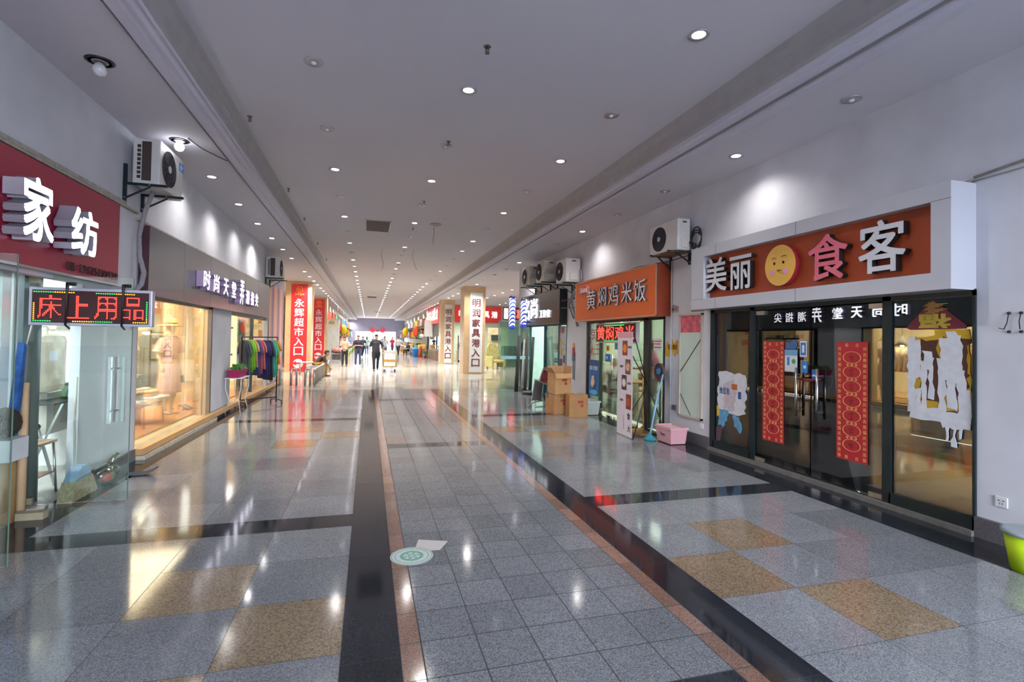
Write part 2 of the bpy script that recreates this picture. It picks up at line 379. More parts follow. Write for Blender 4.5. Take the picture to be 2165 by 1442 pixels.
# recess on the right behind the first pilasters, with the furniture shop at its end
struct('wall_right_return', MB().box(5.2, 13.3, 16.65, 16.85, 0, 4.04), WALLW)
struct('wall_right_side', MB().box(13.1, 13.3, 16.85, 36.2, 0, 4.04), WALLW)
struct('wall_right_back', MB().box(5.0, 13.1, 36.0, 36.2, 2.7, 4.04).box(9.4, 13.1, 36, 36.2, 0, 2.7), WALLW)
struct('wall_left_return', MB().box(-9.3, -3.0, 18.6, 18.8, 0, 4.04), WALLW)
struct('wall_left_side', MB().box(-9.3, -9.1, 18.8, 37.2, 0, 4.04), WALLW)
struct('wall_left_back', MB().box(-9.1, -2.9, 37.0, 37.2, 0, 4.04), CREAM)
struct('wall_right_far', MB().box(5.0, 5.2, 36.2, 75, 0, 4.04), M('far_wall_right', '#b9b4ae', .8))
struct('wall_left_far', MB().box(-3.0, -2.81, 37.2, 75, 0, 4.04), M('far_wall_left', '#bdbab8', .8))
struct('wall_back_blocker', MB().box(-3.0, .6, -6.2, -6, 0, 4.3), WALL)  # unseen, added to block daylight through the left part of the rear opening
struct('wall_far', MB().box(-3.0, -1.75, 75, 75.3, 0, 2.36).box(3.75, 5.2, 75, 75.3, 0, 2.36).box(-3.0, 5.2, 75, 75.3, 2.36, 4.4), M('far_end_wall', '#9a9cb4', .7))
# ---------------------------------------------------------------- rooms behind the shop fronts (one open box each)
def room(x0, x1, y0, y1, z1, mw, mf, open_x, mc=None, zf=0, lip=.19):
    """five-sided shell, open toward the hall; x side open_x is left out"""
    t = .06; far = x1 if open_x == x0 else x0
    w = MB().box(min(far, far), far+(t if far > open_x else -t), y0-t, y1+t, 0, z1).box(x0, x1, y0-t, y0, 0, z1).box(x0, x1, y1, y1+t, 0, z1)
    struct('wall_shop', w, mw); struct('ceiling_shop', MB().box(x0, x1, y0-t, y1+t, z1, z1+t), mc or mw); struct('floor_shop', MB().box(x0-(lip if open_x == x0 else 0), x1+(lip if open_x == x1 else 0), y0-t, y1+t, zf-.08, zf-.002), mf); struct('floor_shop', MB().box(open_x-.25, open_x+.25, y0, y1, -.06, -.004), mf)
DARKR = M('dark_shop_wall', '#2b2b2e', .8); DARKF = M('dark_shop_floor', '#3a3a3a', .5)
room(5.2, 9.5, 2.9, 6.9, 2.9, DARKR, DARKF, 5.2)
room(5.2, 9.4, 7.4, 12.0, 2.9, M('noodle_shop_wall', '#d3dccb', .7), M('noodle_shop_floor', '#9c9a90', .3), 5.2, M('noodle_shop_ceiling', '#dcdccf', .8))
room(5.2, 8.6, 12.15, 16.5, 2.9, M('salon_wall', '#bcd2c6', .7), M('salon_floor', '#a8b0a8', .3), 5.2)
room(-6.4, -2.9, 7.5, 17.9, 2.85, CREAM, M('boutique_floor', '#c9a06e', .4), -2.9, M('boutique_ceiling', '#f3ead2', .8), .14)
room(-7.0, -2.9, 1.2, 7.35, 2.9, M('linen_shop_wall', '#d9d9da', .7), M('linen_shop_floor', '#a6a4a0', .3), -2.9)
# ---------------------------------------------------------------- lamps on the ceiling grid
CH = M('lamp_ring', '#b9bac0', .35, .5); LIT = M('lit_lens', '#ffffff', .3, emit='#f4f7ff', es=9); DIM = M('dim_lens', '#ffffff', .3, emit='#eef0ff', es=3.2)
OFF = M('dark_reflector', '#2b282c', .35, .4); BULB = M('lamp_bulb_glass', '#d8d9dd', .2); WARM = M('warm_lens', '#ffffff', .3, emit='#ffd9a0', es=16)
def make_light(kind):
    t = thing('downlight', 'x', 'ceiling light')
    build('ring', MB().lathe([(.066, -.004), (.088, -.010), (.088, 0), (.062, 0), (.062, -.004)], n=24), CH, t)
    if kind == 'off':
        build('reflector', MB().lathe([(.064, -.003), (.064, .0), (.02, .0), (.02, -.003)], n=20), OFF, t)
        build('bulb', MB().lathe([(.012, -.003), (.028, -.012), (.022, -.028), (.006, -.034)], n=12), BULB, t)
    else:
        build('lens', MB().lathe([(.001, -.0075), (.045, -.0075), (.061, -.003), (.061, 0)], n=20), {'lit': LIT, 'dim': DIM, 'warm': WARM}[kind], t)
    KIDS[t.name] = [x for x in bpy.data.objects if x.parent == t]; return t
PR = {}
ORD = ['first', 'second', 'third', 'fourth', 'fifth', 'sixth', 'seventh', 'eighth', 'ninth', 'tenth', 'eleventh', 'twelfth', 'thirteenth', 'fourteenth']
def ceil_light(kind, x, y, z, row, k, spot=True, group=None):
    lab = ('lit' if kind != 'off' else 'unlit')+' round downlight in the '+row+', '+((ORD[k]+' from the camera') if k < 14 and k >= 0 else 'far down the hall')
    if k < 0: lab = ('lit' if kind != 'off' else 'unlit')+' round downlight in the '+row
    if kind not in PR: o = PR[kind] = make_light(kind); o.location = (x, y, z); o['label'] = lab
    else: o = dup(PR[kind], (x, y, z), label=lab)
    o['group'] = group or ('recessed downlights in the '+row)
    if kind in ('lit', 'warm') and spot:
        lamp('downlight_beam', 'SPOT', (x, y, z-.02), SPOT_W*(1 if y < 13 else 1.9)*((.42 if y < 17 else 1.3) if 'strip' in row else .8 if kind == 'warm' else 1.0), LCOL if kind == 'lit' else (1, .72, .42), spot_size=2.5, spot_blend=.9, shadow_soft_size=.05)
rows = {'left row of the main ceiling': (-.565, 5.2, 1.64, 'uulUlUdUl'), 'middle row of the main ceiling': (.97, 5.3, 1.64, 'dulululudul'.replace('u', 'u')), 'right row of the main ceiling': (2.68, 3.73, 1.635, 'luludulu u')}
seqs = {'left row of the main ceiling': 'uululuduldl', 'middle row of the main ceiling': 'dululuduldu', 'right row of the main ceiling': 'luludulduud'}
for rn, (x, y0, dy, _) in rows.items():
    for k in range(42):
        y = y0+k*dy; c = seqs[rn][k] if k < 11 else 'l'
        if y > 74: break
        if rn.startswith('right') and 10 < k < 13: c = 'u'
        ceil_light({'u': 'off', 'l': 'lit', 'd': 'dim'}[c], x, y, ZC, rn, k, spot=(k < 16 or k % 2 == 0))
for k in range(-1, 41):
    y = 7.05+k*1.68
    if k == -1: continue
    if y < 18.5 or y > 20: 
        if k > 0: ceil_light('lit' if k not in (5, 6) else 'dim', -2.37, y, ZS, 'left side ceiling strip', k-1, spot=(k < 14 or k % 2 == 0))
for k, c in enumerate('uluuluuluu'):
    ceil_light({'u': 'off', 'l': 'lit'}[c], 4.52, 3.86+k*1.63, ZS, 'right side ceiling strip', k)
for k in range(11, 42): ceil_light('lit', 4.6, 3.86+k*1.66, ZS, 'right side ceiling strip', k, spot=(k < 16 or k % 3 == 0))
# lamps over the two side recesses
for i, (x, y) in enumerate([(a, b) for a in (6.7, 8.8, 10.9) for b in (18.4, 20.2, 22, 23.8, 25.6, 27.4, 29.2, 31, 32.8, 34.4)]):
    ceil_light('lit', x, y, ZS, 'side hall in front of the furniture shop', -1, spot=i % 2 == 0)
for i, (x, y) in enumerate([(a, b) for a in (-3.6, -5.2, -7) for b in (19.6, 21.4, 23.2, 25.4, 28.2, 31.5)]):
    ceil_light('warm', x, y, ZS, 'warm lit side hall by the supermarket pillars', -1, spot=i % 2 == 0)
def globe(name, x, y, lit, lab):
    t = thing(name, lab, 'ceiling light', (x, y, ZS)); t['group'] = 'round open bulb lamps on the left side ceiling'
    build('rim', MB().lathe([(.105, -.008), (.115, 0), (.088, 0), (.088, -.008)], n=24), M('dark_lamp_rim', '#2a2228', .4), t)
    build('socket', MB().lathe([(.085, -.003), (.05, -.012), (.035, -.02), (.03, 0)], n=18), M('lamp_socket', '#7d7a80', .4), t)
    build('bulb', MB().lathe([(.03, -.02), (.05, -.06), (.055, -.085), (.04, -.12), (.01, -.135)], n=18), LIT if lit else M('milky_bulb', '#d9dade', .3), t)
globe('ceiling_lamp', -2.36, 5.33, False, 'unlit open bulb lamp in a dark rim above the red sign')
globe('ceiling_lamp', -2.33, 7.22, True, 'glowing open bulb lamp right above the blue-labelled air conditioner')
lamp('open_bulb', 'POINT', (-2.33, 7.22, 3.93), 7, shadow_soft_size=.05)
# sprinklers
SPK = M('sprinkler_metal', '#6d6a66', .35, .8)
def sprinkler():
    t = thing('sprinkler', 'x', 'sprinkler', group='fire sprinklers on the main ceiling')
    build('escutcheon', MB().lathe([(.035, -.004), (.03, 0), (.008, 0), (.008, -.004)], n=14), SPK, t)
    build('nozzle', MB().tube([(0, 0, 0), (0, 0, -.05)], .008, 6).tube([(-.012, 0, -.02), (-.018, 0, -.045), (0, 0, -.062)], .003, 5).tube([(.012, 0, -.02), (.018, 0, -.045), (0, 0, -.062)], .003, 5), SPK, t)
    build('deflector', MB().lathe([(.02, -.066), (.022, -.062), (.004, -.062), (.004, -.066)], n=12), SPK, t)
    KIDS[t.name] = [x for x in bpy.data.objects if x.parent == t]; return t
sp0 = sprinkler(); first = True
for x, ys in ((-1.44, [6.75, 9.85, 12.2, 15.3, 18.4]), (.98, [4.45, 6.77, 9.89, 12.4, 15.6, 18.6]), (3.56, [4.5, 6.86, 9.9, 12.9, 16, 19])):
    for k, y in enumerate(ys):
        lb = '%s fire sprinkler from the camera %s' % (ORD[k], {-1.44: 'beside the left cornice', .98: 'down the middle of the ceiling', 3.56: 'beside the right cornice'}[x])
        if first: sp0.location = (x, y, ZC); sp0['label'] = lb; first = False
        else: dup(sp0, (x, y, ZC), label=lb)
# return air grilles
def grille(x0, x1, y0, y1, lab):
    t = thing('ceiling_vent', lab, 'vent', ((x0+x1)/2, (y0+y1)/2, ZC)); w, h = (x1-x0)/2, (y1-y0)/2
    mb = MB()
    mb.box(-w, w, -h, -h+.04, -.012, 0).box(-w, w, h-.04, h, -.012, 0).box(-w, -w+.04, -h, h, -.012, 0).box(w-.04, w, -h, h, -.012, 0); build('frame', mb, M('vent_frame', '#b7b2ae', .5), t)
    build('backing', MB().box(-w+.03, w-.03, -h+.03, h-.03, -.002, 0), M('vent_dark', '#3b3230', .8), t)
    s = MB(); n = 26
    for i in range(n): y = -h+.05+(2*h-.1)*i/(n-1); s.bar((-w+.04, y, -.006), (w-.04, y, -.006), .014, .004)
    build('louver', s, M('vent_louver', '#7b6d66', .6), t)
grille(-.145, .467, 11.86, 13.15, 'square brown return-air grille nearer in the main ceiling')
grille(-.15, .49, 34.2, 35.7, 'square brown return-air grille far down the main ceiling')
grille(.55, 1.25, 55, 56.2, 'small dark grille near the far end of the main ceiling')
t = thing('smoke_detector', 'round beige smoke detector with a dangling wire on the main ceiling', 'smoke detector', (1.45, 11.8, ZC))
build('base', MB().lathe([(.12, 0), (.13, -.02), (.09, -.035), (.05, -.05), (.02, -.06)], n=24), M('beige_plastic', '#a79c90', .5), t)
build('wire', MB().tube([(.0, .4, 0), (.02, .42, -.12), (-.01, .4, -.3), (.0, .41, -.42)], .006, 6), M('orange_wire', '#a0664e', .6), t)
one('ceiling_wire', MB().tube([(-2.2, 7.1, 4.015), (-2.12, 7.4, 4.0), (-2.0, 7.7, 4.005), (-1.93, 7.8, 4.0)], .006, 5), BLACKM, 'thin black wire lying loose on the side ceiling by the bulb lamp', 'wire')
for i, (x, y) in enumerate(((.35, 15.6), (1.25, 15.4))):
    one('hanging_wire', MB().tube([(x, y, ZC), (x-.04, y, ZC-.2), (x+.03, y, ZC-.45), (x+.1*i, y, ZC-.62)], .005, 5), M('grey_wire', '#777777', .6), ['thin curled wire hanging from the ceiling past the vent', 'thin straight wire hanging from the ceiling right of the curled one'][i], 'wire')
# ================================================================ RIGHT SIDE, nearest shop front
LETW = M('letter_face_grey', '#c9cad2', .45, noise=.03); LETS = M('letter_side_black', '#1d1b1f', .5); ORP = M('rust_orange_panel', '#a3421f', .45, noise=.06, nscale=2)
ALU = M('white_aluminium_panel', '#bfc1cb', .22, .15, noise=.04, nscale=1.5); SEAM = M('panel_seam', '#4a4a50', .7)
t = thing('shop_sign', 'long white framed shop sign with rust orange panel and smiling yellow face', 'shop sign', (5.0, 6.665, 0), RW); L = 3.57
mb = MB().box(0, L, -.297, 0, 2.86, 3.01).box(0, L, -.297, 0, 2.09, 2.24).box(0, .285, -.297, 0, 2.24, 2.86).box(L-.16, L, -.297, 0, 2.24, 2.86).box(.28, L-.15, -.1, 0, 2.2, 2.9)
build('casing', mb, ALU, t)
sm = MB()
for x in (.55, 1.95): sm.box(x, x+.004, -.2985, -.29, 2.86, 3.01).box(x, x+.004, -.2985, -.29, 2.09, 2.24)
sm.box(0, .285, -.2985, -.29, 2.236, 2.24).box(L-.16, L, -.2985, -.29, 2.86, 2.864); build('groove', sm, SEAM, t)
build('panel', MB().box(.285, L-.16, -.18, -.1, 2.24, 2.86), ORP, t)
PINK = M('glitter_pink_face', '#d5687c', .4, noise=.2, nscale=80)
for ch, x0, x1, z0, z1, m in (('美', .27, .74, 2.33, 2.81, LETW), ('丽', .80, 1.21, 2.32, 2.77, LETW), ('食', 2.09, 2.58, 2.30, 2.80, PINK), ('客', 2.70, 3.17, 2.305, 2.815, LETW)):
    build('character', glyph(MB(), ch, x0, x1, z0, z1, -.262, .07, .018, 0, 1), [m, LETS], t)
fc = build('face', MB().disc((1.68, -.262, 2.545), .232, .006, 36, 0, .245), M('face_yellow', '#d9a94f', .45, noise=.04), t)
build('face_side', MB().disc((1.68, -.2555, 2.545), .236, .075, 36, 0, .25), M('face_side_red', '#a02a34', .45), t)
ft = MB()
for x in (1.60, 1.74): ft.disc((x, -.266, 2.575), .017, .003, 16)
ft.bar((1.56, -.266, 2.63), (1.60, -.266, 2.645), .003, .006).bar((1.60, -.266, 2.645), (1.635, -.266, 2.63), .003, .006)
ft.bar((1.71, -.266, 2.645), (1.76, -.266, 2.655), .003, .006).bar((1.76, -.266, 2.655), (1.79, -.266, 2.64), .003, .006)
ft.bar((1.64, -.266, 2.49), (1.71, -.266, 2.485), .003, .006).bar((1.65, -.266, 2.475), (1.71, -.266, 2.485), .003, .006)
build('eyes_and_mouth', ft, BLACKM, fc)
build('cheek', MB().disc((1.565, -.265, 2.465), .035, .002, 18), M('cheek_pink', '#d892b8', .5), fc)
build('cheek', MB().disc((1.775, -.265, 2.465), .035, .002, 18), MC['cheek_pink'], fc)
# glazing: frame, two fixed windows, two doors
SILL = M('grey_stone_sill', '#6d6c68', .5, noise=.15, nscale=20)
struct('window_sill', MB().box(4.93, 5.06, 3.09, 6.57, 0, .045), SILL)
fr = MB()
for x0, x1 in ((6.48, 6.57), (5.655, 5.745), (3.815, 3.90), (3.09, 3.11)): fr.box(4.975, 5.06, x0, x1, .045, 2.09)
fr.box(4.975, 5.06, 3.09, 6.57, 2.045, 2.10); fr.box(4.975, 5.06, 3.09, 3.83, .045, .15).box(4.975, 5.06, 5.73, 6.5, .045, .15)
struct('window_frame', fr, DKGRN)
struct('window_1', MB().box(5.0, 5.008, 5.745, 6.48, .15, 2.045), GLASSR)
struct('window_2', MB().box(5.0, 5.008, 3.11, 3.815, .15, 2.045), GLASSR)
CHR = M('door_clamp_steel', '#a9a49b', .35, .8)
def glass_door(name, y0, y1, hinge_hi, glassm=None, x=5.0, handle=True, hy=None, zt=2.04):
    d = sthing(name, (x, y1, 0), RW); w = y1-y0
    build('pane', MB().box(.004, w-.004, 0, .01, .055, zt-.01), glassm or GLASSR, d)
    hx = .0 if hinge_hi else w-.16
    build('clamp', MB().box(hx+.005, hx+.155, -.012, .022, .05, .10), CHR, d); build('clamp', MB().box(hx+.005, hx+.155, -.012, .022, zt-.06, zt-.01), CHR, d)
    if handle:
        h = (w-.16) if hinge_hi else .13
        if hy is not None: h = hy
        b = MB().tube([(h, -.055, .74), (h, -.055, 1.32)], .016, 12).tube([(h, -.055, .82), (h, 0, .82)], .008, 6).tube([(h, -.055, 1.24), (h, 0, 1.24)], .008, 6)
        hd = build('handle', b, STEEL, d)
        build('handle', MB().tube([(h, .065, .74), (h, .065, 1.32)], .016, 12).tube([(h, .065, .82), (h, .01, .82)], .008, 6).tube([(h, .065, 1.24), (h, .01, 1.24)], .008, 6), STEEL, d)
    return d
glass_door('door_1', 4.775, 5.655, True); glass_door('door_2', 3.90, 4.77, False)
one('bicycle_lock', MB().tube([(0.0, -.03, 0), (.1, -.085, .015), (.22, -.09, .0), (.34, -.03, .01), (.22, -.03, -.015), (.1, -.03, -.02), (0, -.03, 0)], .009, 6), M('lock_red', '#7c2430', .5), 'dark red cable lock looped through the steel door handles', 'lock', (5.0, 4.96, 1.19), RW)
# red new year banners on the two doors
REDP = M('red_paper', '#b0222c', .55, noise=.05); GOLD = M('banner_gold', '#d8a060', .55); DKR = M('dark_red_ink', '#6e1420', .6); PAPERW = M('torn_paper_white', '#c8cad2', .8, noise=.08, nscale=14)
def red_banner(lab, Y, w, z0, z1):
    t = thing('red_banner', lab, 'banner', (4.996, Y, 0), RW, 'red paper banners on the nearest glass doors')
    build('paper', MB().box(0, w, -.003, 0, z0, z1), REDP, t); H = z1-z0; g = MB(); k = MB()
    n = 7; st = (H-.18)/n; rr = w*.29
    for i in range(n):
        c = z0+.09+st*(i+.5); g.ring((w/2, -.006, c), rr*.93, rr, .003, 28, k=st*.42/rr)
        k.bar((w/2-.04, -.005, c+.01), (w/2+.03, -.005, c+.02+.01*(i % 3-1)), .003, .008).bar((w/2, -.005, c+.04), (w/2-.01*(i % 2), -.005, c-.04), .003, .007).bar((w/2-.03, -.005, c-.02*(i % 3)), (w/2+.03, -.005, c-.02), .003, .006)
    rnd = random.Random(5); ch = '福春吉祥喜庆'
    for i in range(int(H/.058)):
        for x in (.035, w-.035):
            z = z0+.04+i*.058; glyph(g, ch[(i+int(x*40)) % 6], x-.02, x+.02, z-.02, z+.02, -.0045, .0015, .01)
    for z in (z0+.035, z1-.035):
        for i in range(1, 3): glyph(g, ch[i], w*(i+.0)/3-.02, w*i/3+.02, z-.02, z+.02, -.0045, .0015, .01)
    for i in range(1, n):
        c = z0+.09+st*i
        for x in (-.05, .0, .05): g.ring((w/2+x, -.005, c), .006, .014, .002, 8)
    build('gold_pattern', g, GOLD, t); build('ink_strokes', k, DKR, t)
red_banner('long red paper banner on the left glass door, beside the blue stickers', 5.52, .35, .35, 1.63)
red_banner('long red paper banner on the right glass door, right of the steel handles', 4.43, .365, .36, 1.635)
def flat_thing(name, lab, cat, loc, rz, layers, group=None):
    t = thing(name, lab, cat, loc, rz, group)
    for i, (nm, mb, m) in enumerate(layers): build(nm, mb, m, t)
    return t
def rect(x0, x1, z0, z1, y=-.002, th=.002): return MB().box(x0, x1, y, y+th, z0, z1)
BLUES = M('sticker_blue', '#2f74b8', .4); PAPER = M('sticker_white', '#d4d8dd', .5)
flat_thing('payment_sticker', 'light blue and white payment sign taped under a round blue badge', 'sticker', (4.996, 5.16, 1.2), RW,
    [('sheet', rect(0, .19, .06, .33), PAPER), ('header', rect(0, .19, .26, .33, -.004), M('sticker_light_blue', '#6fa6cf', .4)), ('badge', rect(.01, .17, .34, .42, -.003).disc((.14, -.004, .40), .055, .002), M('badge_blue', '#3d5f94', .4)),
     ('tick', MB().disc((.14, -.005, .19), .03, .002, 16), M('tick_green', '#2f9a55', .4)), ('phone', rect(.04, .075, .14, .24, -.004), BLUES)])
flat_thing('payment_sticker', 'blue and white square sticker at the top of the left door edge', 'sticker', (4.996, 4.93, 1.2), RW,
    [('sheet', rect(0, .1, .25, .44), PAPER), ('square', rect(.012, .088, .27, .42, -.004), BLUES), ('bars', rect(.035, .065, .30, .39, -.006), PAPER)])
flat_thing('payment_sticker', 'small plain blue sticker just above the left door handle', 'sticker', (4.996, 4.90, 1.2), RW, [('sheet', rect(0, .08, .06, .2), M('sticker_sky', '#2a80c8', .4)), ('mark', MB().disc((.04, -.004, .13), .02, .002, 12), PAPER)])
flat_thing('payment_sticker', 'narrow blue sticker half hidden behind the right door handle', 'sticker', (4.996, 4.76, 1.18), RW, [('sheet', rect(0, .06, 0, .13), M('sticker_deep', '#2d5fa8', .4)), ('mark', rect(.01, .05, .05, .07, -.004), PAPER)])
# torn posters
rn = random.Random(11)
t = thing('torn_poster', 'torn white poster with blue scraps on the far left glass pane', 'poster', (4.996, 6.42, 0), RW)
build('paper', MB().poly(jag([(0, .62), (.03, 1.2), (.3, 1.17), (.42, 1.16), (.58, 1.18), (.60, .95), (.57, .62), (.3, .58)], .022, .05, rn), -.002, 0), PAPERW, t)
build('paper', MB().poly(jag([(.15, .64), (.15, 1.0), (.32, 1.08), (.42, .98), (.36, .64)], .02, .06, rn), -.004, -.002), M('torn_paper_pink', '#b9aeb6', .8, noise=.15, nscale=20), t)
build('scrap', MB().poly(jag([(.03, .58), (.04, .40), (.12, .38), (.22, .5), (.25, .62), (.1, .64)], .02, .04, rn), -.003, -.001).poly(jag([(.33, .58), (.38, .42), (.46, .33), (.5, .34), (.52, .44), (.45, .56)], .02, .04, rn), -.003, -.001), M('torn_paper_blue', '#5d93b8', .8, noise=.2, nscale=15), t)
build('scrap', MB().poly(jag([(-.01, .52), (.0, .68), (.04, .66), (.05, .54)], .008, .04, rn), -.005, -.002), M('scrap_yellow', '#c9a93a', .8), t)
build('orange_patch', rect(.31, .42, .94, 1.02, -.006), M('patch_orange', '#b0602a', .7), t)
build('lettering', text('抢红包', .05, .27, .86, .96, -.007, .002, .02).box(.44, .5, -.005, -.003, .82, .92), M('ink_blue', '#2c4c86', .7), t)
t = thing('torn_poster', 'large half scraped yellow and white poster on the right window pane', 'poster', (4.996, 3.64, 0), RW); rn = random.Random(23)
build('yellow_sheet', MB().poly(jag([(.0, .98), (.0, 1.68), (.22, 1.70), (.22, 1.76), (.50, 1.76), (.52, 1.05)], .012, .06, rn), -.002, 0), M('poster_yellow', '#b8941f', .75, noise=.1), t)
build('brown_print', MB().poly(jag([(.09, 1.1), (.09, 1.66), (.24, 1.66), (.28, 1.1)], .02, .04, rn), -.0035, -.002).poly(jag([(.30, 1.2), (.30, 1.68), (.5, 1.68), (.48, 1.1)], .02, .04, rn), -.0035, -.002), M('poster_brown', '#4b2a1c', .75), t)
wp = MB(); nn = 0
for x0, x1, z0, z1 in ((-.02, .05, .98, 1.69), (.04, .09, 1.30, 1.66), (.05, .10, 1.0, 1.2), (.10, .15, 1.02, 1.46), (.12, .20, 1.38, 1.56), (.17, .21, 1.12, 1.5), (.25, .31, 1.0, 1.5), (.27, .34, 1.3, 1.68), (.32, .40, 1.05, 1.74), (.38, .44, 1.28, 1.7), (.41, .47, 1.0, 1.4), (.45, .51, .98, 1.22), (.0, .3, .92, 1.04), (.28, .52, .88, 1.02), (.31, .345, .76, .9), (.37, .40, .72, .9), (.43, .45, .8, .9)):
    nn += 1; wp.poly(jag([(x0, z0), (x0, z1), (x1, z1), (x1, z0)], .013, .045, rn), -.0045-.0004*nn, -.0040)
build('scraped_paper', wp, PAPERW, t)
t = thing('fortune_diamond', 'dark red diamond with an upside down gold character at the top of the right window', 'decoration', (4.996, 3.66, 0), RW)
build('paper', MB().poly([(-.02, 1.775), (.22, 2.03), (.50, 1.79), (.49, 1.76), (.02, 1.755)], -.002, 0), M('diamond_red', '#6d2233', .6, noise=.1, nscale=20), t)
build('character', glyph(MB(), '福', .10, .38, 1.765, 1.90, -.005, .003, .045, rot=PI), M('diamond_gold', '#b39a36', .5), t)
g = MB()
for i in range(9): g.bar((.14+.02*(i % 3), -.004, 1.90+.013*i), (.24+.035*(i % 4), -.004, 1.905+.012*i), .002, .005)
build('gold_pattern', g, MC['diamond_gold'], t)
# things on the wall at the right edge
SOCK = M('socket_plastic', '#d3d4d8', .4)
t = thing('wall_socket', 'white double wall socket low on the wall by the green bucket', 'socket', (5.0, 2.955, .30), RW)
build('plate', MB().box(0, .085, -.012, 0, 0, .085), SOCK, t, bevel=.004)
build('slot', MB().box(.02, .035, -.013, -.011, .05, .056).box(.05, .065, -.013, -.011, .05, .056).box(.03, .034, -.013, -.011, .02, .035).box(.048, .052, -.013, -.011, .02, .035), BLACKM, t)
for i, (y, z) in enumerate(((2.86, 1.88), (2.78, 1.88), (2.86, 1.73), (2.78, 1.73))):
    one('wall_plug', MB().lathe([(.012, 0), (.012, .012), (.006, .014)], n=10).tr(Matrix.Rotation(PI/2, 4, 'X')), M('plug_hole', '#2a2628', .7), ['upper left', 'upper right', 'lower left', 'lower right'][i]+' of four black screw holes in the wall above the green bucket', 'screw plug', (5.0, y, z), RW, 'four screw holes in the wall')
one('wire_scrap', MB().tube([(.0, -.01, 0), (.0, -.03, -.08), (-.02, -.03, -.13), (-.06, -.02, -.12)], .004, 5), BLACKM, 'short hooked black wire hanging from the upper left wall hole', 'wire', (5.0, 2.86, 1.88), RW)
one('wire_scrap', MB().tube([(.0, -.01, 0), (.0, -.03, -.07), (.0, -.02, -.13)], .004, 5), BLACKM, 'short straight black wire hanging from the upper right wall hole', 'wire', (5.0, 2.78, 1.88), RW)
t = thing('bucket', 'bright yellow-green plastic bucket with a grey rim at the right wall', 'bucket', (4.60, 2.50, 0))
build('body', MB().lathe([(.001, .01), (.115, 0), (.155, .27), (.148, .27), (.11, .012), (.001, .012)], n=32), M('bucket_green', '#b9dc14', .35, noise=.03), t)
build('rim', MB().lathe([(.150, .262), (.168, .262), (.170, .285), (.150, .290)], n=32), M('bucket_rim_grey', '#8f9aa2', .4), t)
# conduit and cables running along both walls above the signs
CONC = M('old_conduit', '#a29c93', .7, noise=.2, nscale=12)
one('wall_conduit', MB().tube([(4.985, 2.0, 3.17), (4.985, 3.1, 3.06)], .012, 6).tube([(4.98, 3.1, 3.055), (4.985, 4.2, 3.03), (4.985, 6.6, 3.035)], .007, 5).tube([(4.96, 2.0, 3.10), (4.97, 2.6, 3.04), (4.99, 3.12, 3.03)], .006, 5), CONC, 'dirty cables running along the right wall on top of the white framed sign', 'cable')
one('wall_conduit', MB().box(-2.81, -2.785, -1, 7.0, 3.11, 3.15).box(-2.81, -2.77, -1, 7.3, 3.075, 3.10).box(-2.81, -2.785, 7.3, 15.8, 3.0, 3.03), CONC, 'flat conduit trim running along the left wall above the signs', 'conduit')
# ================================================================ air conditioners
ACW = M('ac_casing', '#cfcccb', .45, noise=.05, nscale=4); ACD = M('ac_dark', '#3a2f2c', .7); ACG = M('ac_grille', '#4a4850', .4, .3); ACH = M('ac_hub', '#b9b6b8', .4)
BRK = M('bracket_green', '#12262b', .45, .4)
def air_con(lab, x, y, z, rz, w=.80, h=.55, d=.28, logo=None, grp='outdoor units of air conditioners on the walls', dirty=False):
    t = thing('air_conditioner', lab, 'air conditioner', (x, y, z), rz, grp)
    build('casing', MB().box(0, w, -d, 0, 0, h), M('ac_casing_old', '#b7b2a6', .6, noise=.2, nscale=8) if dirty else ACW, t, bevel=.018)
    cx, cz, r = w*.36, h*.5, h*.40
    build('fan_recess', MB().disc((cx, -d-.002, cz), r, .003, 32), M('ac_fan_dark', '#2c2a33', .6), t)
    g = MB()
    for i in range(7): g.ring((cx, -d-.012, cz), r*(i+1)/7-.004, r*(i+1)/7, .008, 32)
    for i in range(12): a = 2*PI*i/12; g.bar((cx+.2*r*math.cos(a), -d-.010, cz+.2*r*math.sin(a)), (cx+r*math.cos(a), -d-.010, cz+r*math.sin(a)), .004, .004)
    gr = build('fan_grille', g, ACG, t); build('hub', MB().disc((cx, -d-.016, cz), r*.2, .014, 20), ACH, t)
    s = MB(); nl = 8
    for i in range(nl): s.box(-.003, .004, -d*.30, -d*.17, h*(.12+.095*i), h*(.12+.095*i)+.036)
    build('side_louver', s, ACD, t); build('coil', MB().box(-.004, .004, -d*.68, -d*.34, h*.08, h*.93), ACD, t)
    f = MB()
    for i in range(22): f.box(-.0055, .0, -d*.67, -d*.35, h*(.09+.038*i), h*(.09+.038*i)+.005)
    build('coil_fin', f, M('ac_fin', '#57463e', .6), t)
    build('valve_cover', MB().box(w-.004, w+.022, -d*.75, -d*.2, h*.08, h*.36), ACW, t, bevel=.006)
    build('handle_recess', MB().box(w-.004, w+.003, -d*.6, -d*.3, h*.86, h*.91), ACD, t)
    if logo: build('label', MB().box(w*.80, w*.99, -d-.003, -d+.002, h*.68, h*.88), M('ac_label_blue', '#2a7fd0', .4), t); build('logo', MB().ring((w*.88, -d-.005, h*.78), .022, .032, .003, 16).bar((w*.9, -d-.004, h*.74), (w*.95, -d-.004, h*.82), .003, .012), M('ac_label_white', '#e8f2ff', .4), t)
    return t
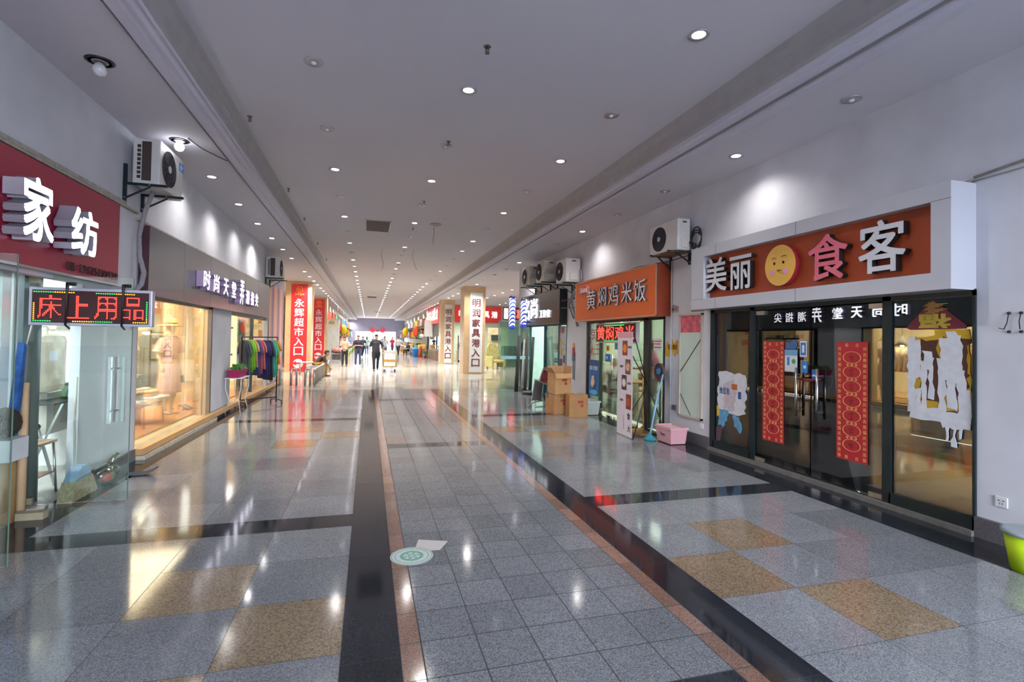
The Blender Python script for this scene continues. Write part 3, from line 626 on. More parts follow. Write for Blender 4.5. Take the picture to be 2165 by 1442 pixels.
def bracket(lab, x, y, z, rz, arm=.44, down=.24, up=0, grp='iron wall brackets under the air conditioners'):
    b = thing('wall_bracket', lab, 'bracket', (x, y, z), rz, grp)
    build('upright', MB().bar((0, -.015, up), (0, -.015, -down), .04, .03).bar((0, -.003, up), (0, -.003, -down), .04, .006), BRK, b)
    build('arm', MB().bar((0, 0, 0), (0, -arm, 0), .034, .026), BRK, b); build('brace', MB().bar((0, -.01, -down+.03), (0, -arm*.62, -.02), .026, .014), BRK, b)
    build('bolt', MB().tube([(.022, -.02, -down+.04), (-.022, -.02, -down+.04)], .008, 6).tube([(.022, -arm*.6, -.0), (-.022, -arm*.6, 0)], .008, 6), STEEL, b)
    return b
air_con('white air conditioner with blue label on dark brackets above the red sign', -2.735, 6.98, 3.375, LW, .78, .55, .285, logo=True)
bracket('long wall bracket at the near end of the blue-labelled air conditioner', -2.81, 6.957, 3.36, LW, .45, .21, .23)
bracket('wall bracket holding the far end of the blue-labelled air conditioner', -2.81, 7.45, 3.35, LW, .47, .22)
PIPE = M('wrapped_pipe', '#8d8890', .7, noise=.15, nscale=20)
one('refrigerant_pipe', MB().tube([(-2.62, 7.28, 3.36), (-2.70, 7.27, 3.1), (-2.75, 7.27, 2.8), (-2.74, 7.27, 2.55), (-2.70, 7.30, 2.35), (-2.72, 7.29, 2.2), (-2.78, 7.2, 2.06)], [.026, .026, .024, .026, .03, .03, .02], 10), PIPE, 'grey wrapped pipe hanging down from the blue-labelled air conditioner', 'pipe')
air_con('white air conditioner at the left corner above the pink poster', -2.80, 15.45, 3.22, LW, .75, .58, .36)
bracket('wall bracket under the near end of the left corner air conditioner', -2.81, 15.5, 3.2, LW, .48, .25)
bracket('wall bracket under the far end of the left corner air conditioner', -2.81, 16.1, 3.2, LW, .48, .25)
def rhs_ac(lab, y0, z, w, h, d, off=.05, dirty=False): return air_con(lab, 5.0-off, y0, z, RW, w, h, d, dirty=dirty)
rhs_ac('white air conditioner between the white framed sign and the orange sign', 7.86, 3.075, .83, .51, .23, .07)
bracket('wall bracket at the left end under the air conditioner by the white framed sign', 5.0, 7.65, 3.06, RW, .42, .25)
bracket('wall bracket at the right end under the air conditioner by the white framed sign', 5.0, 7.12, 3.06, RW, .42, .2)
one('cable_coil', MB().tube([(4.93+.0*i, 6.93+.13*math.cos(i*.6)-.06, 3.28+.15*math.sin(i*.6)-.004*i) for i in range(26)], .012, 6).tube([(4.9, 7.0, 3.2), (4.95, 6.9, 3.15), (4.95, 6.95, 3.08)], .014, 6), BLACKM, 'loose coil of black cable behind the air conditioner by the white framed sign', 'cable')
one('bracket_tray', MB().box(4.62, 4.98, 7.1, 7.7, 3.052, 3.058).box(4.64, 4.66, 7.1, 7.7, 3.04, 3.075), M('rusty_tray', '#7b5a48', .7, noise=.3, nscale=9), 'rusty tray between the brackets by the white framed sign', 'tray')
for i, (y, z, lab) in enumerate(((12.15, 3.02, 'nearest of the three air conditioners above the black salon sign'), (13.75, 3.2, 'middle one of the three air conditioners above the black salon sign'), (15.1, 3.22, 'farthest of the three air conditioners above the black salon sign'))):
    rhs_ac(lab, y-.06, z, .66, .58, .38, .06, dirty=i > 0)
    bracket(['wall bracket left under the nearest salon air conditioner', 'wall bracket left under the middle salon air conditioner', 'wall bracket left under the farthest salon air conditioner'][i], 5.0, y-.1, z-.02, RW, .5, .24)
    bracket(['wall bracket right under the nearest salon air conditioner', 'wall bracket right under the middle salon air conditioner', 'wall bracket right under the farthest salon air conditioner'][i], 5.0, y-.66, z-.02, RW, .5, .24)
one('refrigerant_pipe', MB().tube([(4.88, 11.3, 3.3), (4.9, 11.25, 3.1), (4.93, 11.5, 2.9), (4.9, 11.9, 2.6), (4.95, 11.8, 2.3), (4.93, 11.65, 2.1), (4.96, 11.6, 1.95)], .028, 8).tube([(4.9, 11.6, 3.0), (4.93, 11.9, 2.8), (4.93, 12.1, 2.5), (4.93, 11.8, 2.15)], .02, 8), PIPE, 'dusty grey pipes drooping beside the black salon sign', 'pipe')
one('support_rod', MB().tube([(4.99, 11.13, 2.66), (4.82, 12.5, 2.62)], .012, 6), M('rod_brown', '#5a3f3c', .6), 'upper brown rod tying the salon sign to the orange sign', 'rod')
one('support_rod', MB().tube([(4.99, 11.13, 2.40), (4.82, 12.5, 2.44)], .012, 6), MC['rod_brown'], 'lower brown rod tying the salon sign to the orange sign', 'rod')
# ================================================================ RIGHT SIDE, orange noodle shop
ORS = M('orange_sign_face', '#d9662b', .4, noise=.04, nscale=1.5); ORD_ = M('orange_sign_side', '#8f3516', .5)
t = thing('shop_sign', 'bright orange shop sign with white calligraphy and a red oval badge', 'shop sign', (5.0, 11.15, 0), RW)
build('casing', MB().box(0, 3.5, -.285, 0, 2.045, 2.945), ORD_, t)
build('panel', MB().box(.02, 3.48, -.292, -.28, 2.065, 2.925), ORS, t)
e = MB().box(0, 3.5, -.30, -.28, 2.04, 2.065).box(0, 3.5, -.30, -.28, 2.925, 2.95).box(0, .02, -.30, -.28, 2.04, 2.95).box(3.48, 3.5, -.30, -.28, 2.04, 2.95); build('edge_trim', e, M('sign_trim', '#c9a58d', .4, .5), t)
LETL = M('letter_face_white', '#e3e1ea', .4, noise=.02); LETG = M('letter_side_grey', '#5c5560', .5)
for ch, y1, y0, z0, z1 in (('黄', 10.42, 9.98, 2.28, 2.71), ('焖', 9.85, 9.47, 2.34, 2.72), ('鸡', 9.37, 8.95, 2.30, 2.74), ('米', 8.82, 8.42, 2.325, 2.72), ('饭', 8.35, 7.92, 2.315, 2.72)):
    build('character', glyph(MB(), ch, 11.15-y1, 11.15-y0, z0, z1, -.335, .04, .012, 0, 1), [LETL, LETG], t)
b = build('badge', MB().disc((.50, -.30, 2.745), .27, .01, 32, 0, .115), M('badge_red', '#c13a3c', .4), t)
build('lettering', text('美心悦', .30, .70, 2.69, 2.80, -.306, .006, .02).ring((.50, -.303, 2.745), .245, .255, .003, 32, k=.42), LETL, b)
one('sign_cable', MB().tube([(4.99, 6.8, 3.03), (4.95, 7.6, 2.99), (4.9, 8.6, 3.02), (4.93, 9.6, 2.98), (4.95, 11.1, 3.02)], .007, 5).tube([(4.95, 7.7, 2.97), (4.9, 9.2, 2.99), (4.95, 11.0, 2.98)], .006, 5), BLACKM, 'slack black cables lying on top of the orange sign', 'cable')
# frontage
FD = MB()
for y0, y1 in ((7.82, 7.86), (8.36, 8.52), (11.06, 11.12)): FD.box(4.985, 5.06, y0, y1, 0, 2.05)
FD.box(4.985, 5.06, 7.82, 11.12, 2.0, 2.06); struct('window_frame_noodle', FD, BLACKM)
struct('window_3', MB().box(5.01, 5.02, 7.86, 8.36, .02, 2.0), GLASS)
struct('window_4', MB().box(5.01, 5.02, 10.42, 11.06, .02, 2.0), GLASS)
glass_door('door_3', 9.50, 10.40, True, GLASS, 5.01, hy=.66); glass_door('door_4', 8.53, 9.48, False, GLASS, 5.01, handle=False)
struct('door_frame_post', MB().box(4.99, 5.05, 10.38, 10.44, 0, 2.0), M('green_steel_post', '#2b4a3c', .4, .3))
LEDB = M('led_board', '#3a0f18', .5, noise=.05); LRED = M('led_red', '#ff3030', .4, emit='#ff3226', es=3.2); LGRN = M('led_green', '#30ff60', .4, emit='#12e060', es=1.2); LYEL = M('led_yellow', '#ffcc30', .4, emit='#ffa018', es=1.6)
t = thing('led_sign', 'red LED sign with green bars hanging before the noodle shop glass', 'led sign', (4.90, 10.40, 0), RW)
build('hanger', MB().tube([(.3, .02, 1.95), (.3, .02, 2.05)], .006, 5).tube([(1.5, .02, 1.95), (1.5, .02, 2.05)], .006, 5), BLACKM, t)
build('casing', MB().box(0, 1.78, -.01, .06, 1.56, 1.97), M('led_case', '#b9b0b4', .4), t); build('board', MB().box(.03, 1.75, -.014, -.008, 1.585, 1.945), LEDB, t)
d = MB()
for i, ch in enumerate('黄焖鸡米'): led(ch, .08+.42*i, .44+.42*i, 1.62, 1.91, -.014, 16, .48, mb=d)
build('dot_pattern', d, LRED, t)
d = MB()
for i in range(30): d.disc((.42+i*.03, -.017, 1.925), .009, .003, 6).disc((.42+i*.03, -.017, 1.60), .009, .003, 6)
build('green_dots', d, LGRN, t)
RINK = M('red_ink', '#c2473a', .6)
flat_thing('window_lettering', 'red characters stuck on the noodle shop window above the ice cream poster', 'sticker', (5.008, 11.02, 0), RW,
    [('character', glyph(MB(), '京', .08, .37, 1.62, 1.89, -.003, .003, .01), RINK), ('character', glyph(MB(), '大', .03, .33, 1.26, 1.49, -.003, .003, .01), RINK), ('character', glyph(MB(), '王', .35, .60, 1.29, 1.52, -.003, .003, .01), RINK)])
flat_thing('window_poster', 'blue ice cream poster low on the noodle shop window', 'poster', (5.008, 11.0, 0), RW,
    [('sheet', rect(0, .52, .34, 1.16), M('poster_blue', '#2d6fb4', .5, noise=.12, nscale=4)), ('header', rect(0, .52, 1.02, 1.16, -.004), M('poster_navy', '#234a86', .5)), ('lettering', text('ice cream', .06, .46, .93, 1.02, -.005, .002, .02), PAPER),
     ('ice_cream', MB().lathe([(.04, 0), (.10, .08), (.09, .1)], (.26, -.03, .52), 14, sy=.1).ell((.26, -.02, .66), .11, .01, .07).ell((.26, -.02, .74), .075, .01, .06), M('ice_cream_cream', '#e2c2a4', .6)), ('swirl', MB().disc((.26, -.005, .42), .2, .002, 24, 0, .06), M('poster_cyan', '#57b6d8', .5))])
flat_thing('door_sticker', 'yellow square sticker on the noodle shop door', 'sticker', (5.006, 10.1, 1.38), RW, [('sheet', rect(0, .13, 0, .12), M('sticker_yellow', '#d6a51c', .5)), ('mark', rect(.04, .09, .03, .09, -.004), BLACKM)])
flat_thing('door_sticker', 'blue square sticker under the yellow one on the noodle shop door', 'sticker', (5.006, 10.15, 1.15), RW, [('sheet', rect(0, .24, 0, .17), BLUES), ('mark', MB().disc((.08, -.004, .085), .035, .002, 12), PAPER)])
flat_thing('door_sticker', 'large light blue notice on the noodle shop door above the stickers', 'sticker', (5.006, 9.72, 1.42), RW, [('sheet', rect(0, .26, 0, .2), M('notice_cyan', '#4aa0c8', .5))])
flat_thing('window_notice', 'pale notice with red lettering on the small pane of the noodle shop', 'notice', (5.006, 8.2, 1.44), RW, [('sheet', rect(0, .28, 0, .22), PAPER), ('print', rect(.02, .26, .16, .18, -.004).box(.02, .22, -.004, -.002, .11, .13).box(.02, .25, -.004, -.002, .05, .07), RINK)])
flat_thing('wall_sticker', 'yellow flame-shaped decoration with characters on the pillar by the glass panel', 'sticker', (4.998, 7.80, 0), RW,
    [('shape', MB().poly([(.0, 1.36), (.0, 1.52), (.06, 1.62), (.12, 1.55), (.2, 1.66), (.26, 1.56), (.33, 1.64), (.42, 1.6), (.42, 1.38), (.33, 1.42), (.28, 1.34), (.2, 1.46), (.1, 1.34)], -.003, 0), M('flame_yellow', '#c79a2c', .6)), ('character', text('招财', .06, .36, 1.47, 1.56, -.006, .003, .02), M('flame_brown', '#5d3413', .6))])
# leaning wired glass panel with red poster on the pillar
t = thing('display_case', 'tall framed glass panel with a red food picture on the pillar', 'display frame', (5.0, 7.37, 0), RW)
f = MB().box(0, .61, -.035, 0, 2.03, 2.06).box(0, .61, -.035, 0, .39, .42).box(0, .03, -.035, 0, .39, 2.06).box(.58, .61, -.035, 0, .39, 2.06); build('frame', f, M('frame_beige', '#b5a9a0', .5), t)
build('glass', MB().box(.03, .58, -.012, -.008, .42, 2.03), M('pale_green_glass', '#bccdc4', .12, noise=.05, nscale=2), t)
build('picture', MB().box(.03, .58, -.016, -.012, 1.76, 2.03), M('picture_red', '#c4596a', .5, noise=.45, nscale=9), t)
build('crack', MB().bar((.04, -.017, 1.12), (.57, -.017, 1.66), .003, .012).bar((.04, -.017, .75), (.32, -.017, .43), .003, .010), BLACKM, t)
flat_thing('house_number', 'small grey plate with dark lettering hanging at the top of the pillar', 'sign', (4.998, 7.70, 0), RW, [('plate', MB().poly([(0, 2.10), (0, 2.20), (.14, 2.235), (.28, 2.20), (.28, 2.10)], -.008, 0), M('plate_grey', '#9a8f90', .5)), ('lettering', text('668-1', .05, .24, 2.13, 2.18, -.011, .003, .01), BLACKM)])
flat_thing('wall_label', 'thin brown label strip under the white framed sign', 'sign', (4.998, 7.08, 0), RW, [('plate', rect(0, .33, 2.09, 2.125, -.004, .004), M('plate_brown', '#7c6258', .6))])
one('drain_pipe', MB().tube([(4.985, 7.62, .15), (4.985, 7.62, 3.0)], .012, 8), M('thin_pipe_white', '#bdbcc2', .5), 'thin white pipe running up the pillar left of the glass panel', 'pipe')
one('junction_box', MB().box(4.97, 5.0, 7.47, 7.55, .46, .54), M('box_grey', '#565358', .5), 'small dark grey junction box low on the pillar', 'box')
one('wall_socket', MB().box(4.988, 5.0, 6.74, 6.82, .27, .35), SOCK, 'small white wall socket under the framed glass panel', 'socket')
# extinguisher-like hanging tag
flat_thing('hanging_charm', 'small hanging charm with a yellow head, red body and blue base on the pillar', 'decoration', (4.99, 12.0, 0), RW, [('top', MB().disc((.1, -.01, 1.48), .06, .01, 14), M('charm_yellow', '#d79a3c', .5)), ('body', rect(.03, .17, 1.22, 1.42, -.01, .01), M('charm_red', '#a02838', .5)), ('base', rect(.02, .18, 1.08, 1.22, -.01, .01), M('charm_teal', '#2a6a86', .5)), ('cord', MB().tube([(.1, -.01, 1.08), (.1, -.01, .62)], .01, 5).tube([(.2, -.01, 1.3), (.2, -.01, .6)], .008, 5), BRK)])
# inside the noodle shop
lamp('shop_ceiling_light', 'AREA', (6.6, 9.6, 2.85), 190, (.93, 1, .88), shape='RECTANGLE', size=2.2, size_y=3)
WOODT = M('table_wood', '#a9825a', .4, noise=.12, nscale=8)
def table(name, lab, x, y, w, d, h, top, legm, rz=0, grp=None):
    t = thing(name, lab, 'table', (x, y, 0), rz, grp); build('tabletop', MB().box(-w/2, w/2, -d/2, d/2, h-.03, h), top, t, bevel=.005)
    for sx in (-1, 1):
        for sy in (-1, 1): build('leg', MB().bar((sx*(w/2-.04), sy*(d/2-.04), 0), (sx*(w/2-.04), sy*(d/2-.04), h-.03), .03), legm, t)
    return t
table('dining_table', 'wooden table just inside the noodle shop door', 5.75, 10.2, .6, .9, .72, WOODT, STEEL)
table('dining_table', 'wooden table at the back of the noodle shop', 7.6, 9.2, .6, 1.1, .72, WOODT, STEEL)
def chair(lab, x, y, rz, m, grp=None):
    t = thing('chair', lab, 'chair', (x, y, 0), rz, grp); build('seat', MB().box(-.2, .2, -.2, .2, .43, .46), m, t, bevel=.008)
    build('backrest', MB().box(-.19, .19, .17, .20, .55, .85), m, t, bevel=.008)
    for sx in (-1, 1):
        build('leg', MB().bar((sx*.18, -.18, 0), (sx*.17, -.17, .43), .025), BLACKM, t); build('leg', MB().bar((sx*.18, .2, 0), (sx*.18, .18, .86), .025), BLACKM, t)
    return t
chair('dark chair beside the table inside the noodle shop door', 6.3, 10.5, PI/2, BLACKM); chair('wooden chair at the back table of the noodle shop', 7.1, 9.4, -PI/2, WOODT)
one('bin_bag', MB().ell((0, 0, .22), .2, .2, .22).tube([(0, 0, .4), (.02, 0, .52)], [.05, .08], 8), M('green_bag', '#9fc4b0', .3, noise=.2, nscale=9), 'pale green bin bag on the floor behind the noodle shop glass', 'bag', (5.35, 8.9, 0))
one('wall_menu', MB().box(9.30, 9.335, 8.2, 10.8, 1.5, 2.3), M('menu_board', '#c9b27a', .6, noise=.3, nscale=5), 'yellowish menu board on the back wall of the noodle shop', 'menu')
# standing banner with props
t = thing('banner_stand', 'tall white food banner on a black cross stand outside the noodle shop', 'banner', (4.2, 8.03, 0), RW-.06)
build('banner', MB().box(0, .58, -.004, .0, .02, 1.76), M('banner_white', '#d6cfdb', .6, noise=.03), t)
for i, (x, z, c) in enumerate(((.22, 1.36, '#8c3a24'), (.34, 1.05, '#6b4a3c'), (.2, .78, '#4c3a36'), (.38, .47, '#8a4234'))):
    build('food_picture', MB().box(x-.02, x+.17, -.007, -.004, z, z+.25), M('food_pic%d' % i, c, .6, noise=.5, nscale=14), t)
    build('dish', MB().disc((x+.075, -.010, z+.12), .07, .003, 20), M('food_dish%d' % i, ['#d68a3a', '#cfa58a', '#d8d0c8', '#b4432c'][i], .5, noise=.3, nscale=25), t)
build('header', MB().box(0, .58, -.007, -.004, 1.66, 1.76), M('banner_pink', '#d49aa8', .6), t)
k = MB()
for i, (x, z) in enumerate(((.41, 1.48), (.10, 1.15), (.41, .88), (.12, .58))):
    for j, ch in enumerate('黄焖鸡'): glyph(k, ch, x+.045*j, x+.045*j+.038, z, z+.045, -.007, .002, .02)
glyph(k, '食', .40, .52, .30, .42, -.007, .002, .02); glyph(k, '大', .42, .54, .10, .21, -.007, .002, .02)
for i in range(8): glyph(k, '口', .27, .29, .12+.03*i, .135+.03*i, -.007, .002, .02)
build('lettering', k, M('banner_ink', '#3a3438', .6), t)
build('prop', MB().tube([(.60, .01, .0), (.3, .42, .85), (.0, .05, 1.75)], .010, 6), BLACKM, t); build('prop', MB().tube([(.3, .42, .85), (.55, .02, 1.76)], .010, 6).tube([(.3, .42, .85), (.02, .02, .02)], .010, 6), BLACKM, t)
build('rear_leg', MB().tube([(.3, .42, .85), (.75, .55, .02)], .010, 6), BLACKM, t)
# upright fan by the door post
t = thing('exhaust_fan', 'round dark fan with a blue hub standing against the noodle shop pane', 'fan', (4.9, 7.78, 0), RW)
build('cage', MB().ring((0, -.05, 1.07), .135, .15, .04, 28, k=1.1).disc((0, -.02, 1.07), .14, .01, 28, 0, .155), M('fan_cage', '#5b4a4c', .5), t); build('hub', MB().disc((0, -.07, 1.09), .05, .03, 18), BLUES, t)
build('pole', MB().tube([(0, -.01, .02), (0, -.01, .95)], .014, 8), BLACKM, t); build('foot', MB().lathe([(.14, 0), (.14, .015), (.02, .03)], n=20), BLACKM, t)
# mops leaning
t = thing('mop', 'blue handled mop leaning by the pink tub', 'mop', (4.42, 7.33, 0))
build('handle', MB().tube([(0, 0, .05), (.18, .12, .55), (.36, .2, 1.05)], [.014, .016, .012], 8), M('mop_blue', '#7fa4c9', .4), t)
hd = MB()
for i in range(22): a = 2*PI*i/22; hd.tube([(0, 0, .12), (.05*math.cos(a), .05*math.sin(a), .06), (.10*math.cos(a), .10*math.sin(a), .012)], .012, 5)
build('mop_head', hd, M('mop_teal', '#2f7f8c', .9), t)
one('dustpan', MB().box(-.15, .15, -.1, .1, .0, .02).box(-.15, .15, .09, .11, 0, .07).box(-.15, -.13, -.1, .1, 0, .06).box(.13, .15, -.1, .1, 0, .06), M('dustpan_wood', '#8a6a44', .7, noise=.2), 'brown dustpan lying behind the mop', 'dustpan', (4.5, 7.72, 0), .3)
one('straw_broom', MB().tube([(0, 0, .03), (.16, .03, .05), (.3, .05, .06)], [.09, .06, .03], 10, sy=.5).tube([(.3, .05, .06), (.42, .3, .6), (.5, .42, 1.0)], .011, 6), M('straw', '#a77b3c', .9, noise=.3, nscale=30), 'straw broom leaning on the noodle shop window', 'broom', (4.4, 7.95, 0))
def tub(name, lab, cat, x, y, w, d, h, m, rimm=None, rz=0, grp=None, lidded=False):
    t = thing(name, lab, cat, (x, y, 0), rz, grp); w2, d2 = w/2, d/2; k = .86; th = .008
    v = [(-w2*k, -d2*k, .01), (w2*k, -d2*k, .01), (w2*k, d2*k, .01), (-w2*k, d2*k, .01), (-w2, -d2, h), (w2, -d2, h), (w2, d2, h), (-w2, d2, h),
         (-w2*k+th, -d2*k+th, .02), (w2*k-th, -d2*k+th, .02), (w2*k-th, d2*k-th, .02), (-w2*k+th, d2*k-th, .02), (-w2+th, -d2+th, h), (w2-th, -d2+th, h), (w2-th, d2-th, h), (-w2+th, d2-th, h)]
    f = [(3, 2, 1, 0), (8, 9, 10, 11)]+[(i, (i+1) % 4, (i+1) % 4+4, i+4) for i in range(4)]+[(i+12, (i+1) % 4+12, (i+1) % 4+8, i+8) for i in range(4)]+[(i+4, (i+1) % 4+4, (i+1) % 4+12, i+12) for i in range(4)]
    build('body', MB().add(v, f), m, t)
    build('rim', MB().box(-w2-.012, w2+.012, -d2-.012, -d2+.004, h-.03, h+.004).box(-w2-.012, w2+.012, d2-.004, d2+.012, h-.03, h+.004).box(-w2-.012, -w2+.004, -d2, d2, h-.03, h+.004).box(w2-.004, w2+.012, -d2, d2, h-.03, h+.004), rimm or m, t)
    return t
PKT = M('tub_pink', '#cf9ba4', .4, noise=.03)
t = tub('storage_tub', 'pink plastic tub on the floor under the framed glass panel', 'tub', 4.68, 7.12, .30, .44, .26, PKT)
build('logo', MB().box(-.152, -.146, -.05, .05, .12, .15).box(-.152, -.146, .05, .075, .14, .17), M('tub_ink', '#5b4a55', .5), t)
one('folded_cloth', MB().box(-.11, .11, -.14, .14, .2, .255), M('cloth_pale', '#c9b6b4', .9, noise=.1), 'pale folded cloth filling the pink tub', 'cloth', (4.68, 7.12, 0), bevel=.02)
t = tub('storage_tub', 'translucent white plastic bin right of the cardboard boxes', 'bin', 4.62, 10.25, .42, .5, .30, M('bin_white', '#b9c4bf', .35, noise=.04), rz=0)
# ================================================================ salon sign and shop
t = thing('shop_sign', 'black salon sign with large white calligraphy beyond the orange sign', 'shop sign', (5.0, 15.9, 0), RW)
BLKS = M('black_sign_face', '#252424', .18, noise=.1)
build('casing', MB().box(0, 3.5, -.215, 0, 2.04, 2.95), BLKS, t); build('lower_trim', MB().box(0, 3.5, -.225, -.21, 2.03, 2.06).box(0, 3.5, -.225, -.21, 2.93, 2.96), M('sign_grey_trim', '#5b5a5a', .4, .5), t)
LWH = M('lit_letter_white', '#ffffff', .4, emit='#f2f4ff', es=.5)
for ch, y1, y0, z0, z1 in (('名', 15.58, 14.93, 2.20, 2.87), ('尚', 14.76, 14.16, 2.24, 2.83), ('工', 13.92, 13.68, 2.24, 2.445), ('作', 13.62, 13.39, 2.235, 2.445), ('室', 13.33, 13.07, 2.225, 2.44)):
    build('character', glyph(MB(), ch, 15.9-y1, 15.9-y0, z0, z1, -.26, .04, .012), LWH, t)
def barber(lab, y, x, z0, z1):
    t = thing('barber_pole', lab, 'barber pole', (x, y, 0), RW, 'blue and white light poles by the salon sign')
    m = bpy.data.materials.get('barber_stripes')
    if not m:
        m = bpy.data.materials.new('barber_stripes'); m.use_nodes = True; nt = m.node_tree; b = nt.nodes['Principled BSDF']; tc = nt.nodes.new('ShaderNodeTexCoord'); sp = nt.nodes.new('ShaderNodeSeparateXYZ'); L = nt.links.new
        ab = nt.nodes.new('ShaderNodeMath'); ab.operation = 'ABSOLUTE'; L(tc.outputs['Object'], sp.inputs[0]); L(sp.outputs[0], ab.inputs[0])
        ma = nt.nodes.new('ShaderNodeMath'); ma.operation = 'MULTIPLY_ADD'; ma.inputs[1].default_value = -1.3; L(ab.outputs[0], ma.inputs[0]); L(sp.outputs[2], ma.inputs[2])
        mo = nt.nodes.new('ShaderNodeMath'); mo.operation = 'FRACT'; mu = nt.nodes.new('ShaderNodeMath'); mu.operation = 'MULTIPLY'; mu.inputs[1].default_value = 8; L(ma.outputs[0], mu.inputs[0]); L(mu.outputs[0], mo.inputs[0])
        cr = nt.nodes.new('ShaderNodeValToRGB'); cr.color_ramp.interpolation = 'CONSTANT'; cr.color_ramp.elements[0].color = lin('#1c2a8c'); cr.color_ramp.elements[1].color = lin('#dfe8ff'); cr.color_ramp.elements[1].position = .42; L(mo.outputs[0], cr.inputs[0])
        L(cr.outputs[0], b.inputs['Emission Color']); b.inputs['Emission Strength'].default_value = .55; L(cr.outputs[0], b.inputs['Base Color'])
    build('tube', MB().tube([(0, 0, z0), (0, 0, z1)], .1, 20), m, t)
    build('cap', MB().tube([(0, 0, z1), (0, 0, z1+.07)], [.11, .09], 20), M('pole_cap_blue', '#1e2f66', .4), t); build('cap', MB().tube([(0, 0, z0-.1), (0, 0, z0)], [.09, .11], 20), M('pole_base_blue', '#3046a8', .4, emit='#2b46c8', es=.3), t)
    build('arm', MB().bar((0, 0, (z0+z1)/2+.1), (.0, 5.0-x-.003, (z0+z1)/2+.1), .03), BLACKM, t)
barber('blue and white striped light pole at the outer end of the salon sign', 15.75, 4.45, 2.02, 2.93); barber('blue and white striped light pole close against the salon sign', 15.35, 4.72, 2.08, 2.82)
FS = MB()
for y0, y1 in ((16.5, 16.6), (15.55, 15.62), (12.93, 13.0), (12.4, 12.42)): FS.box(4.985, 5.06, y0, y1, 0, 2.05)
FS.box(4.985, 5.06, 12.4, 16.6, 2.0, 2.06).box(4.985, 5.06, 14.1, 14.16, 0, 2.05); struct('window_frame_salon', FS, M('teal_frame', '#1c4446', .4, .3))
struct('window_5', MB().box(5.01, 5.02, 13.0, 14.1, .02, 2.0), GLASS); struct('window_6', MB().box(5.01, 5.02, 15.62, 16.5, .02, 2.0), GLASS)
lamp('shop_ceiling_light', 'AREA', (6.5, 14.3, 2.85), 95, (.9, 1, .97), shape='RECTANGLE', size=1.8, size_y=3)
flat_thing('poster_strip', 'tall narrow strip of small pictures beside the salon window', 'poster', (4.998, 12.88, 0), RW,
    [('sheet', rect(0, .42, .8, 1.98, -.004, .004), M('strip_grey', '#a3a0a6', .6, noise=.2, nscale=9)), ('red_heart', MB().disc((.2, -.006, 1.86), .09, .002, 12), M('heart_red', '#b04058', .5)), ('yellow_picture', MB().disc((.12, -.006, 1.55), .07, .002, 12, 0, .1).disc((.14, -.006, 1.3), .08, .002, 12, 0, .12), M('pic_yellow', '#a09030', .5)), ('dark_picture', rect(.26, .4, 1.0, 1.2, -.006).box(.02, .2, -.006, -.004, .86, 1.1), M('pic_dark', '#3d3346', .5, noise=.4, nscale=30))])
# open glass door of the salon with blue push bar
d = sthing('door_5', (4.98, 15.55, 0), 0)
build('pane', MB().box(-.95, 0, -.005, .005, .03, 2.0), GLASSD, d); build('push_bar', MB().box(-.93, .0, -.012, -.006, .97, 1.07), M('push_bar_blue', '#8fb9c4', .3, noise=.04), d)
# dark rolls and frames leaning at the salon entrance
for i, (x, y, lx, ly, h, r, c, lab) in enumerate(((4.38, 14.95, .12, .1, 1.72, .055, '#3a3536', 'thickest dark roll leaning at the salon entrance'), (4.5, 14.8, .1, .05, 1.60, .028, '#b9b4b2', 'pale thin pole leaning among the dark rolls'), (4.62, 14.8, .1, .05, 1.70, .05, '#4c4846', 'dark roll leaning right of the pale pole'), (4.76, 14.7, .08, .0, 1.68, .045, '#2b2b2e', 'slim black roll leaning nearest the salon glass'), (4.44, 15.06, .08, .05, 1.66, .05, '#232427', 'black roll leaning behind the thickest roll'))):
    one('fabric_roll', MB().tube([(0, 0, 0), (lx, ly, h)], r, 12), M('roll_%s' % c[1:], c, .6, noise=.15, nscale=9), lab, 'roll', (x, y, 0), group='rolls and poles leaning at the salon entrance')
one('rag', MB().ell((0, 0, .05), .28, .16, .06), M('rag_grey', '#5d5a60', .9, noise=.3, nscale=9), 'grey rag bundle on the floor by the leaning rolls', 'rag', (4.6, 14.2, 0))
PLANTG = M('plant_green', '#4f8a4a', .6, noise=.3, nscale=20)
def leafy(mb, c, n, r, l, seed, w=.02, droop=.3):
    q = random.Random(seed)
    for i in range(n):
        a = q.uniform(0, 2*PI); e = q.uniform(-.1, 1.3); d = Vector((math.cos(a)*math.cos(e), math.sin(a)*math.cos(e), math.sin(e))); p = Vector(c)+Vector((q.uniform(-r, r), q.uniform(-r, r), q.uniform(0, r)))*.6
        L = l*q.uniform(.6, 1.1); s = d.cross(Vector((0, 0, 1))).normalized()*w*q.uniform(.7, 1.3); m_ = p+d*L*.5+Vector((0, 0, .01)); e_ = p+d*L-Vector((0, 0, droop*L))
        mb.add([p, m_+s, e_, m_-s, m_+Vector((0, 0, w*.3))], [(0, 1, 4), (1, 2, 4), (2, 3, 4), (3, 0, 4)])
    return mb
def potted(name, lab, x, y, z0, ph, pr, potm, n, r, l, seed, leafm=None, w=.02, grp=None):
    t = thing(name, lab, 'plant', (x, y, z0), 0, grp); build('pot', MB().lathe([(pr*.7, 0), (pr, ph), (pr*.88, ph), (pr*.6, .02), (.001, .02)], n=18), potm, t)
    build('soil', MB().lathe([(pr*.85, ph*.85), (.001, ph*.86)], n=14), M('soil', '#3b2f28', .9), t)
    build('foliage', leafy(MB(), (0, 0, ph), n, r, l, seed, w), leafm or PLANTG, t); return t
table('plant_stand', 'tall wooden stand inside the salon window', 5.35, 13.75, .3, .3, .98, WOODT, WOODT)
potted('potted_plant', 'leafy plant in a tall white vase in the salon window', 5.35, 13.75, .98, .30, .09, WHITE, 90, .12, .34, 4, w=.035)
